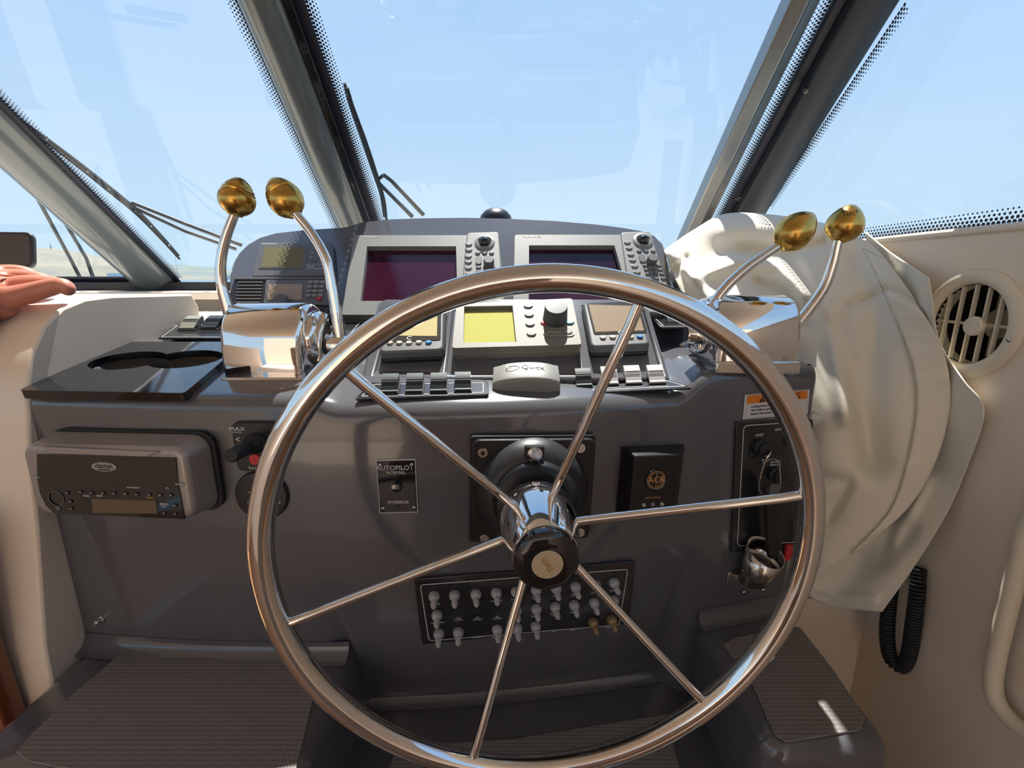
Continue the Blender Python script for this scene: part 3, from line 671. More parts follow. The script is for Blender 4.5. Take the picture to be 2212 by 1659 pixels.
for u, v in ((80, 1030), (391, 1045)): x, y = SL_(u, v); MB().tube([(x - .006, y, H + .001), (x + .005, y, H + .001)], .0012, 8).build('hinge_pin', SILVER, sto)
# warning sticker
d = on_front('warning_sticker', 'white and orange warning sticker above the ignition panel', 'sticker', 1677, 880, .0003, ((1606, 884), (1748, 874)))
q = [d.L(u, v) for u, v in ((1604, 906), (1744, 894), (1749, 841), (1609, 853))]
MB().prism(q, 0, .0004).build('paper', WSTICK, d.o, smooth=False)
def lerp2(a, b, t): return (a[0] + (b[0] - a[0]) * t, a[1] + (b[1] - a[1]) * t)
c = V((sum(p[0] for p in q) / 4, sum(p[1] for p in q) / 4)); qi = [tuple(c + (V(p) - c) * .93) for p in q]
ring_line(qi, .0004, .0004, .0006).build('border_line', BPRINT, d.o, smooth=False)
MB().prism([lerp2(qi[3], qi[0], .36), lerp2(qi[2], qi[1], .36), qi[2], qi[3]], .0003, .0006).build('header', ORANGE, d.o, smooth=False)
wd = q[1][0] - q[0][0]; rt = math.atan2(q[1][1] - q[0][1], q[1][0] - q[0][0])
p = lerp2(lerp2(qi[3], qi[0], .19), lerp2(qi[2], qi[1], .19), .60); text(d.o, 'WARNING', p[0], p[1], .0006, .0125, BPRINT, rt)
p = lerp2(lerp2(qi[3], qi[0], .21), lerp2(qi[2], qi[1], .21), .25); MB().prism([(p[0] - .0055, p[1] - .0045), (p[0] + .0055, p[1] - .0045), (p[0], p[1] + .005)], .0006, .0007).build('hazard_triangle', BPRINT, d.o, smooth=False)
MB().box(p[0] - .0006, p[1] - .001, .0006, p[0] + .0006, p[1] + .0025, .0008).box(p[0] - .0006, p[1] - .003, .0006, p[0] + .0006, p[1] - .002, .0008).build('exclamation_mark', ORANGE, d.o, smooth=False)
for k, s_ in enumerate(('Leaking fuel is a fire hazard that', 'can result in serious injury or death.', 'Inspect fuel system for leaks daily.')):
    p = lerp2(lerp2(qi[3], qi[0], .50 + .16 * k), lerp2(qi[2], qi[1], .50 + .16 * k), .08); text(d.o, s_, p[0], p[1], .0005, .0052, BPRINT, rt, 'LEFT', sx=.92)
# ignition panel
d = on_front('ignition_panel', 'black ignition panel with key switches right of the wheel under the sticker', 'switch panel', 1668, 1045, 0, ((1595, 1050), (1745, 1038)))
q = [d.L(u, v, .004) for u, v in ((1580, 1195), (1742, 1180), (1757, 905), (1592, 912))]
MB().prism(rpoly(q, .006), 0, .004).build('plate', PLATE, d.o, bev=.001)
brd = [d.L(u, v, .004) for u, v in ((1592, 1180), (1737, 1170), (1752, 909), (1606, 919))]
ring_line(rpoly(brd, .008), .0010, .004, .0043).build('border_line', WPRINT, d.o, smooth=False)
for s_, u, v in (('PORT', 1641, 940), ('IGNITION', 1690, 927), ('STBD', 1722, 930), ('BATTERY\nPARALLEL', 1675, 1001)):
    x, y = d.L(u, v, .004); text(d.o, s_, x, y, .004, .0058 if len(s_) < 9 else .0045, WPRINT, .05)
x, y = d.L(1604, 917, .004); screw(d.o, x, y, .004, .0022, BLACK)
for u, v in ((1645, 968), (1720, 955), (1678, 1026)):
    x, y = d.L(u, v, .008); MB().lathe([(.0125, 0), (.0125, .004), (.0100, .006), (.0095, .012), (.0075, .013), (0, .013)], 28, (x, y, .004)).build('key_switch', RUBBER, d.o)
kx, ky = d.L(1661, 985, .02)
ks = empty('key', 'steel ignition key in the port switch carrying a ball chain', 'key', d.M @ Matrix.Translation((kx, ky, .017)))
M_ = holed(ell(0, -.004, .0085, .012, 20), [ell(0, -.009, .003, .003, 10)], -.001, .001, 'k')
o = M_.build('bow', CHROME2, ks, bev=.0004); o.rotation_euler = (R(20), R(55), R(-10)); MB().box(-.004, -.002, -.012, .004, .002, 0).build('blade', CHROME2, ks)
ch = empty('ball_chain', 'ball chain looped through the ignition key', 'chain', d.M)
ring = [(1673, 992), (1661, 993), (1652, 1000), (1647, 1014), (1643, 1028), (1640, 1044), (1640, 1058), (1650, 1068), (1668, 1066), (1684, 1056), (1686, 1040), (1685, 1024), (1684, 1010), (1681, 998)]
rp = catmull([V((*d.L(u, v, .022), .022)) for u, v in ring], 4, True)
acc = []; last = None
for p in rp:
    if last is None or (p - last).length > .0026: acc.append(p); last = p
bd = MB().lathe([(0, -.0012), (.0009, -.0008), (.0012, 0), (.0009, .0008), (0, .0012)], 8); bme = bd.mesh('bead'); bme.materials.append(CHROME)
for p in acc: o = bpy.data.objects.new('bead', bme); COL.objects.link(o); o.parent = ch; o.location = p
MB().tube(rp, .0003, 5, closed=True).build('wire', CHROME2, ch)
fb = empty('key_fob', 'long black rubber key fob hanging in front of the ignition panel', 'key fob', d.M)
f = [V((*d.L(u, v, .026), .026)) for u, v in ((1664, 1050), (1667, 1075), (1668, 1110), (1669, 1150), (1671, 1185), (1672, 1203))]
rows = []
for i, p in enumerate(f): wv = [.0105, .0115, .012, .012, .012, .0105][i]; rows.append([(p.x - wv, p.y, p.z), (p.x + wv, p.y, p.z)])
M_ = MB().grid(rows); M_.build('strap', RUBBER, fb, solid=.009, bev=.002)
x, y = d.L(1672, 1055, .03); MB().prism(rrect(x - .009, y - .009, x + .009, y + .007, .002), .030, .033).build('clasp', GREYD, fb, bev=.0006)
# stainless holder below
d2 = on_front('tool_holder', 'stainless cup holder bracket screwed low on the right of the console', 'holder', 1648, 1215, 0, ((1605, 1215), (1695, 1207)))
rows = []; c0_ = d2.L(1655, 1190, .03)
for k in range(25):
    a = PI * 2 * k / 24; cx, sx_ = math.cos(a), math.sin(a)
    top = (c0_[0] + .027 * cx, c0_[1] + .010 - .020 * (sx_ * .5 + .5) * 1.2, .030 + .026 * sx_)
    bt_ = (c0_[0] + .021 * cx - .004, c0_[1] - .060, .020 + .018 * sx_)
    rows.append([top, tuple(V(top).lerp(V(bt_), .5)), bt_])
MB().grid(rows).build('cup', CHROME2, d2.o, solid=.0015, angle=60)
MB().prism(rrect(c0_[0] - .034, c0_[1] - .074, c0_[0] + .030, c0_[1] - .052, .004), 0, .0025).build('bracket', CHROME2, d2.o, bev=.0006)
for u, v in ((1608, 1280), (1650, 1275)): x, y = d2.L(u, v, .003); screw(d2.o, x, y, .0025, .0035)
rt_ = on_front('red_tag', 'red tag behind the black key fob', 'tag', 1698, 1190, .004)
MB().prism([(-.007, -.016), (.008, -.013), (.007, .012), (-.005, .014)], 0, .006).build('tag_body', RED, rt_.o, bev=.001)

# ================================================================== ROCKER PANELS
def rocker(m, wd=.016, hl=.020):
    """rocker: curved cap on a black base, pressed at one end"""
    M = MB(); n = 9; rows = []
    for s in (-1, 1):
        rows.append([(s * wd / 2, -hl / 2 + hl * k / (n - 1), .0065 + .0060 * ((2 * k / (n - 1) - 1) * .9) + .0026 * math.cos(PI * (k / (n - 1) - .5))) for k in range(n)])
    top = rows; bot = [[(p[0], p[1], .0035) for p in r_] for r_ in rows]
    vs = top[0] + top[1] + bot[0] + bot[1]
    fs = [(k, k + 1, n + k + 1, n + k) for k in range(n - 1)] + [(2 * n + k, 3 * n + k, 3 * n + k + 1, 2 * n + k + 1) for k in range(n - 1)]
    fs += [(k, 2 * n + k, 2 * n + k + 1, k + 1) for k in range(n - 1)] + [(n + k, n + k + 1, 3 * n + k + 1, 3 * n + k) for k in range(n - 1)]
    fs += [(0, n, 3 * n, 2 * n), (n - 1, 3 * n - 1, 4 * n - 1, 2 * n - 1)]
    M.add(vs, fs); me = M.mesh('rocker'); me.materials.append(m); return me
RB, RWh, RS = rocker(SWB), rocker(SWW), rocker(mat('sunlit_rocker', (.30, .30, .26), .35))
def rocker_panel(name, label, P, n, pts, sw_, cu, cv, xp=None, slots=None, txt=None, scale=1, grp=None):
    d = Dev(name, label, 'switch panel', P, n, cu, cv, xp, grp); q = [d.L(u, v, .003) for u, v in pts]
    MB().prism(rpoly(q, .004), 0, .003).build('plate', PLATE, d.o, bev=.0008)
    c = V((sum(p[0] for p in q) / len(q), sum(p[1] for p in q) / len(q))); wq = max(p[0] for p in q) - min(p[0] for p in q); hq = max(p[1] for p in q) - min(p[1] for p in q)
    qi = [(c.x + (p[0] - c.x) * (1 - .014 / wq), c.y + (p[1] - c.y) * (1 - .012 / hq)) for p in q]
    ring_line(rpoly(qi, .003), .0008, .003, .0033).build('border_line', WPRINT, d.o, smooth=False)
    for u, v, k in sw_:
        x, y = d.L(u, v, .009)
        b = MB().prism(rrect(x - .0088 * scale, y - .0115 * scale, x + .0088 * scale, y + .0115 * scale, .001, 2), .003, .0055).build('rocker_base', RUBBER, d.o, bev=.0005)
        o = bpy.data.objects.new('rocker_switch', {'b': RB, 'w': RWh, 's': RS}[k]); COL.objects.link(o); o.parent = d.o; o.location = (x, y, .003); o.scale = (scale,) * 3
        MB().box(-.0076, -.0012, .0090, .0076, -.0006, .0096).box(-.0076, .0010, .0096, .0076, .0016, .0102).build('grip_line', BPRINT, o, smooth=False)
        if k == 'w': o['label'] = 'white rocker cap'
        MB().box(x - .009 * scale, y - .0145 * scale, .003, x + .009 * scale, y - .0125 * scale, .0034).build('name_strip', BPRINT, d.o, smooth=False)
    for p in q: pp = c + (V(p) - c) * .96; screw(d.o, pp.x, pp.y, .003, .0012, BLACK)
    return d
def slope_plane(x):    # console shelf plane behind the crease, mid section
    return V((x, YF(x) + .01, -.1647 + .001)), V((0, -.313, .95)).normalized()
sp1 = V((-.10, YF(-.10) + .03, -.158 + .0015)); sn = V((.03, -.31, .95)).normalized()
rocker_panel('rocker_switch_panel', 'switch panel with four black rockers left of the grey square cover', sp1, sn, [(766, 862), (1056, 852), (1054, 822), (800, 826)],
             [(843, 832, 'b'), (896, 831, 'b'), (948, 830, 'b'), (1000, 828, 'b')], 910, 840, ((766, 858), (1056, 852)), scale=1.4)
sp2 = V((.16, YF(.16) + .03, -.158 + .0015)); sn2 = V((-.06, -.31, .95)).normalized()
rocker_panel('rocker_switch_panel', 'switch panel with one black and three white rockers right of the grey cover', sp2, sn2, [(1222, 850), (1496, 838), (1430, 814), (1214, 818)],
             [(1260, 819, 'b'), (1316, 815, 'w'), (1366, 813, 'w'), (1416, 812, 'w')], 1350, 832, ((1222, 850), (1496, 838)), scale=1.4)
lp = V((-.6, .85, -.100)); lnn = V((0, -.12, .99)).normalized()
rocker_panel('rocker_switch_panel', 'small two-rocker switch panel left of the chrome throttle behind the cup holders', lp, lnn, [(340, 730), (500, 730), (500, 694), (392, 694)],
             [(414, 703, 's'), (462, 702, 'b'), (504, 701, 'b')], 430, 712, scale=1.75)
rocker_panel('rocker_switch_panel', 'small switch panel half hidden between throttle and gauge pod, at the left', V((-.29, .80, -.098)), V((0, -.164, .986)), [(700, 735), (752, 735), (786, 692), (716, 690)],
             [(727, 715, 'b')], 745, 712, scale=1.2)
rocker_panel('rocker_switch_panel', 'small switch panel behind the wheel rim left of the right throttle', V((.27, .80, -.085)), V((0, -.10, .99)), [(1428, 707), (1500, 707), (1490, 678), (1402, 680)],
             [(1450, 689, 'b')], 1450, 692, scale=1.2)
# grey cover with script lettering
P = V((.03, YF(.03) + .012, -.1655)); d = Dev('display_cover', 'silver-grey rounded display cover between the two front switch panels', 'cover', P, V((-.03, -.31, .95)), 1137, 850, ((1064, 853), (1210, 850)))
a = d.L(1064, 853); b = d.L(1211, 850); w2_ = (b[0] - a[0]) / 2; cx = (a[0] + b[0]) / 2
rows = []
for i in range(13):
    t = i / 12; x = cx - w2_ + 2 * w2_ * t; crown = .0045 * (1 - (2 * t - 1) ** 2); e_ = .003 * (abs(2 * t - 1) ** 6)
    rows.append([(x, .002 + e_, 0), (x, .002 + e_, .014 + crown - .005 * abs(2 * t - 1) ** 6), (x, .005 + e_, .0185 + crown - .005 * abs(2 * t - 1) ** 6), (x, .022, .0225 + crown - .005 * abs(2 * t - 1) ** 4), (x, .040, .0245 + crown - .006 * abs(2 * t - 1) ** 4), (x, .044, .02), (x, .044, 0)])
M_ = MB().grid(rows); M_.add(rows[0], [tuple(range(7))]); M_.add(rows[-1], [tuple(range(7))])
cv = M_.build('cover_shell', GREYP, d.o, bev=.0015, angle=45)
lt = text(d.o, 'Quick', cx + .010, .028, .0290, .0135, GREYD, ext=.0003); lt.rotation_euler = (R(7), 0, 0)
o = ring_line(ell(0, 0, .010, .006, 24), .0012, 0, .0006).build('logo_ring', GREYD, d.o); o.location = (cx - .019, .028, .0288); o.rotation_euler = (R(7), 0, 0)

# ================================================================== DISPLAYS
def housing(d, corners, T, lift_back, m, rad=.006, bev=.003, name='housing'):
    q = [d.L(u, v) for u, v in corners]; return MB().prism(rpoly(q, rad), -T, 0).build(name, m, d.o, bev=bev, seg=3), q
def chart(label, u0t, u1t, vt, u0b, u1b, vb, scr, screen_mat, k):
    d = Dev('chartplotter', label, 'chartplotter', DP0, DN, (u0t + u1t) / 2, (vt + vb) / 2, group='grey chartplotters on the pod')
    q = [d.L(u, v) for u, v in ((u0b, vb), (u1b, vb), (u1t, vt), (u0t, vt))]
    sq = [d.L(u, v) for u, v in scr]
    mid = .68
    # frame with screen opening
    kx = q[3][0] + (q[2][0] - q[3][0]) * .765
    hs = holed(rpoly(q, .005), [sq], -.028, 0, 'h').build('housing', GREYP, d.o, bev=.0025, seg=3)
    MB().prism([(p[0], p[1]) for p in rpoly(q, .005)], -.034, -.0275).build('back_plate', GREYD, d.o, bev=.002)
    MB().prism(rpoly([(kx, q[0][1] + .001), (q[1][0] - .001, q[1][1] + .001), (q[2][0] - .0005, q[2][1] + .007), (kx + .004, q[3][1] + .004)], .008), -.004, .004).build('keypad_panel', GREYP, d.o, bev=.003, seg=3)
    cs = V((sum(p[0] for p in sq) / 4, sum(p[1] for p in sq) / 4))
    MB().prism([tuple(cs + (V(p) - cs) * 1.03) for p in sq], -.020, -.012).build('screen', screen_mat, d.o, smooth=False)
    text(d.o, 'FURUNO', q[3][0] + .035, q[3][1] - .006, 0, .0065, mat('faint_print', (.55, .55, .50), .5), sx=1.5)
    return d, q, kx
def oval(d, x, y, z, rx, ry, m, h=.0022, name='button'):
    return MB().prism(ell(x, y, rx, ry, 16), z, z + h, ell(x, y, rx * .82, ry * .8, 16)).build(name, m, d.o, bev=.0004)
d1, q1, k1 = chart('large grey chartplotter with a maroon blank screen, left of the pair', 765, 1078, 508, 738, 1092, 680, ((778, 650), (988, 650), (985, 532), (793, 532)), MAROON, 0)
def keys(d, dx, y0, shift):
    for (u, v) in ((1013, 528), (1013, 540), (1012, 554), (1012, 566), (1012, 579), (1013, 592), (1013, 605), (1013, 618)):
        x, y = d.L(u + dx + shift * (v - 528), v + y0, .004); oval(d, x, y, .004, .0072, .0048, GREYP); oval(d, x, y, .0035, .0085, .006, GREYD, .0008, 'button_rim')
    x, y = d.L(1047 + dx, 524 + y0, .004)
    MB().lathe([(.0215, .003), (.020, .0065), (.015, .008), (.0125, .006), (.0125, .004)], 32, (x, y, 0), cap=False).build('trackball_ring', GREYP, d.o)
    MB().lathe([(.0118 * math.cos(a), .0118 * math.sin(a)) for a in [R(-20 + 11 * i) for i in range(11)]], 24, (x, y, .004)).build('trackball', BLACKG, d.o)
    for u in (1032, 1047, 1062): xx, yy = d.L(u + dx + shift * 20, 547 + y0, .004); oval(d, xx, yy, .004, .0055, .0036, GREYD)
    xx, yy = d.L(1034 + dx + shift * 34, 563 + y0, .004); MB().prism(rrect(xx - .006, yy - .011, xx + .006, yy + .011, .005), .004, .006).build('gain_button', GREYD, d.o, bev=.0006)
    xx, yy = d.L(1056 + dx + shift * 32, 566 + y0, .010); MB().lathe([(.0105, .004), (.0105, .015), (.009, .018), (0, .018)], 24, (xx, yy, 0)).build('rotary_knob', GREYD, d.o)
    for rv in (578, 587, 596, 606):
        for u in (1034, 1049, 1064): a_, b_ = d.L(u + dx + shift * (rv - 525), rv + y0, .004); oval(d, a_, b_, .004, .0055, .0038, GREYD)
keys(d1, 0, 0, 0)
d2_, q2, k2 = chart('large grey chartplotter with a dark dusty screen, right of the pair', 1112, 1405, 507, 1108, 1462, 680, ((1142, 650), (1362, 650), (1327, 530), (1143, 530)), BSCREEN, 1)
keys(d2_, 342, -4, .33)
# small navigation display (upper left)
d = Dev('navigation_display', 'small dark grey data display with an olive screen, top left of the pod', 'display', DP0, DN, 632, 560)
q = [d.L(u, v) for u, v in ((543, 598), (722, 594), (718, 523), (560, 523))]
MB().prism(rpoly(q, .006), -.020, 0).build('housing', GREYD, d.o, bev=.003, seg=3)
sq = [d.L(u, v) for u, v in ((566, 578), (653, 578), (660, 535), (572, 535))]
MB().prism([tuple(V(p) + (V(p) - V(((sq[0][0] + sq[1][0]) / 2, (sq[0][1] + sq[2][1]) / 2))) * .14) for p in sq], -.001, .0012).build('bezel', GREYD, d.o, bev=.0008)
MB().prism(sq, .0005, .0016).build('screen', LCDO, d.o, smooth=False)
x, y = d.L(582, 527); text(d.o, 'FURUNO', x, y, 0, .005, WPRINT, sx=1.5)
x, y = d.L(671, 576); text(d.o, 'RD-30', x, y, 0, .005, WPRINT); 
a_, b_ = d.L(680, 576); ring_line(rrect(a_ - .021, b_ - .006, a_ + .021, b_ + .006, .005), .0006, .0, .0006).build('label_outline', WPRINT, d.o, smooth=False)
for i, (u, v) in enumerate(((674, 548), (674, 556), (680, 564), (694, 533))): x, y = d.L(u, v); oval(d, x, y, 0, .005, .0024, GREYP if i < 2 else GREYD)
# VHF radio below
d = Dev('vhf_radio', 'black radio with slotted speaker grille and keypad behind the left throttle', 'radio', DP0, DN, 610, 640)
q = [d.L(u, v) for u, v in ((478, 690), (735, 690), (716, 600), (506, 600))]
MB().prism(rpoly(q, .005), -.022, 0).build('housing', BLACK, d.o, bev=.003, seg=3)
MB().box(q[3][0] + .004, q[3][1] - .006, -.003, q[2][0] - .004, q[3][1] - .0005, .003).build('top_strip', GREYD, d.o, bev=.001)
for k in range(7):
    v = 610 + k * 7.2; a = d.L(514 - k * 1.2, v, .002); b = d.L(568 - k, v, .002)
    MB().prism(rrect(a[0], a[1] - .0016, b[0], a[1] + .0016, .0014, 2), 0, .0035).build('grille_slat', GREYD, d.o, bev=.0008)
sp_q = [d.L(u, v) for u, v in ((578, 650), (652, 650), (655, 616), (582, 616))]
MB().prism([d.L(u, v) for u, v in ((570, 660), (722, 660), (716, 606), (576, 606))], -.001, .0025).build('face', GREYD, d.o, bev=.001)
MB().prism(sp_q, .002, .0032).build('screen', mat('rd_lcd', (.36, .27, .20), .3), d.o, smooth=False)
kb = MB().prism(rrect(-.0048, -.0035, .0048, .0035, .0015, 3), 0, .0025).mesh('key'); kb.materials.append(GREYP)
for r_ in range(4):
    for c_ in range(3):
        x, y = d.L(671 + c_ * 13 - r_ * 1.4, 611 + r_ * 9.6, .002); o = bpy.data.objects.new('key', kb); COL.objects.link(o); o.parent = d.o; o.location = (x, y, .0025)
x, y = d.L(690, 648); MB().prism(rrect(x - .005, y - .003, x + .005, y + .003, .001), .002, .005).build('red_key', RED, d.o, label='red emergency key')
x, y = d.L(607, 650, .01); MB().lathe([(.014, .002), (.0135, .014), (.012, .017), (0, .017)], 28, (x, y, 0)).build('knob', GREYD, d.o)
# engine displays (left and right of the gauge pod)
def engine(label, corners, scr, face, btn, logo, first=None):
    P = GP0 + GN * .016; d = Dev('engine_display', label, 'engine display', P, GN, sum(c[0] for c in corners) / 4, sum(c[1] for c in corners) / 4, group='engine displays either side of the autopilot')
    q = [d.L(u, v) for u, v in corners]
    MB().prism(rpoly(q, .008), -.026, -.014).build('lower_body', BLACK, d.o, bev=.003, seg=3)
    c = V((sum(p[0] for p in q) / 4, sum(p[1] for p in q) / 4)); qs = [tuple(c + (V(p) - c) * .985) for p in q]
    MB().prism(rpoly(q, .009), -.014, 0, rpoly([tuple(c + (V(p) - c) * .95) for p in q], .009)).build('housing', GREYD, d.o, bev=.003, seg=3)
    fq = [d.L(u, v) for u, v in face]; MB().prism(rpoly(fq, .004), -.001, .0008).build('face', mat('gloss_bronze_black', (.05, .042, .038), .15), d.o)
    s_ = [d.L(u, v) for u, v in scr[0]]; MB().prism(s_, .0004, .0012).build('screen', scr[1], d.o, smooth=False)
    for i, (u, v) in enumerate(btn): x, y = d.L(u, v); oval(d, x, y, -.0005, .0052, .0034, BLUE if i == 4 else BEIGEB, .003)
    x, y = d.L(*logo); text(d.o, 'C', x, y, .001, .010, WPRINT, sx=1.2, ext=.0003)
    return d
engine('engine data display with a cream screen, left of the autopilot unit', ((816, 764), (960, 758), (962, 652), (838, 655)), (((846, 726), (944, 727), (945, 683), (850, 683)), LCDC), ((832, 740), (952, 735), (954, 664), (840, 668)),
       ((843, 741), (863, 741), (884, 741), (905, 740), (926, 740)), (884, 732))
engine('engine data display with a tan screen, right of the autopilot unit', ((1275, 752), (1408, 746), (1380, 650), (1257, 652)), (((1286, 718), (1391, 715), (1376, 662), (1271, 659)), LCDT), ((1283, 723), (1398, 719), (1380, 652), (1266, 656)),
       ((1302, 730), (1323, 729), (1345, 729), (1362, 729), (1382, 728)), (1340, 720))
# autopilot unit
P = GP0 + GN * .018; d = Dev('autopilot_unit', 'wide taupe autopilot control with a yellow-green screen and a big round knob', 'autopilot', P, GN, 1116, 700)
q = [d.L(u, v) for u, v in ((976, 752), (1257, 744), (1236, 644), (986, 656))]
sq = [d.L(u, v) for u, v in ((1001, 740), (1115, 738), (1107, 660), (1003, 662))]
holed(rpoly(q, .006), [sq], -.012, 0, 'h').build('housing', TAUPE, d.o, bev=.0025, seg=3)
MB().prism(rpoly(q, .006), -.028, -.0115).build('lower_body', TAUPE, d.o, bev=.003, seg=3)
MB().prism([tuple(V(p) * 1.0) for p in sq], -.010, -.008).build('screen_surround', mat('lcd_surround', (.30, .28, .17), .4), d.o, smooth=False)
MB().prism([d.L(u, v, -.006) for u, v in ((1001, 741), (1117, 739), (1107, 673), (1004, 675))], -.008, -.006).build('screen', LCDY, d.o, smooth=False)
x, y = d.L(1199, 690, .0); MB().lathe([(.0195, 0), (.0190, .004), (.0175, .024), (.0165, .0265), (0, .0272)], 40, (x, y, 0)).build('rotary_knob', mat('charcoal_knob', (.075, .08, .085), .5), d.o)
for s_, u, v in (('STBY', 1141, 662), ('AUTO', 1143, 681), ('NAV', 1145, 701), ('MENU', 1148, 722)):
    x, y = d.L(u, v); oval(d, x, y, 0, .0078, .0050, mat('button_grey', (.22, .22, .20), .4)); text(d.o, s_, x, y, .0022, .0042, WPRINT)
for u, v, m_, s_ in ((1178, 698, RED, ''), (1204, 698, BLACK, 'TURN'), (1230, 697, TEAL, '')):
    x, y = d.L(u, v); oval(d, x, y, 0, .0080, .0050, m_)
    if s_: text(d.o, s_, x, y, .0022, .0042, WPRINT)
x, y = d.L(1207, 719); MB().prism(rrect(x - .024, y - .0085, x + .024, y + .0085, .008), 0, .0012).build('power_pad', TAUPE, d.o, bev=.0004)
ring_line(rrect(x - .024, y - .0085, x + .024, y + .0085, .008), .0007, .0012, .0015).build('pad_outline', BEIGEB, d.o, smooth=False)
text(d.o, 'NAVPILOT', x - .008, y, .0012, .0048, BEIGEB); oval(d, x + .014, y, .0012, .0075, .0048, mat('button_grey'), .0015); text(d.o, 'POWER', x + .014, y, .0028, .003, WPRINT)

# ================================================================== CUP HOLDER TRAY
tn = V((0, -.178, .984)); TP = V((-.53, .60, -.140)); d = Dev('cup_holder_tray', 'glossy black cup holder tray with a double round opening beside the left throttle', 'tray', TP, tn, 270, 800)
q = [d.L(u, v) for u, v in ((40, 843), (400, 850), (500, 775), (520, 738), (272, 738))]
q = [d.L(40, 843), d.L(398, 849), d.L(498, 765), (d.L(498, 738)[0] + .0, d.L(498, 738)[1]), d.L(272, 738)]
def arcpts(cu, cv, r_, a0, a1, n=14):
    c = d.L(cu, cv); return [(c[0] + r_ * math.cos(R(a0 + (a1 - a0) * k / n)), c[1] + r_ * math.sin(R(a0 + (a1 - a0) * k / n))) for k in range(n + 1)]
c1 = d.L(278, 778); c2 = d.L(402, 775); r1_ = .053; dx_ = (c2[0] - c1[0]) / 2
aa = math.degrees(math.acos(min(1, dx_ / r1_ * .93)))
h1 = [(c1[0] + r1_ * math.cos(R(t)), c1[1] + .76 * r1_ * math.sin(R(t))) for t in [aa + (360 - 2 * aa) * k / 28 for k in range(29)]]
h2 = [(c2[0] + r1_ * math.cos(R(t)), c2[1] + .76 * r1_ * math.sin(R(t))) for t in [180 + aa + (360 - 2 * aa) * k / 28 for k in range(29)]]
hole = [(p[0], p[1]) for p in h1] + [(p[0], p[1]) for p in h2]
holed(rpoly(q, .006), [hole], -.012, 0, 't').build('top_plate', BLACKG, d.o, bev=.0025, seg=3)
M_ = MB(); n_ = len(hole); M_.add([(p[0], p[1], -.011) for p in hole] + [(p[0], p[1], -.055) for p in hole], [(i, (i + 1) % n_, n_ + (i + 1) % n_, n_ + i) for i in range(n_)]); M_.build('cup_well', BLACK, d.o, solid=.001)
MB().prism(hole, -.057, -.054).build('well_floor', RUBBER, d.o)

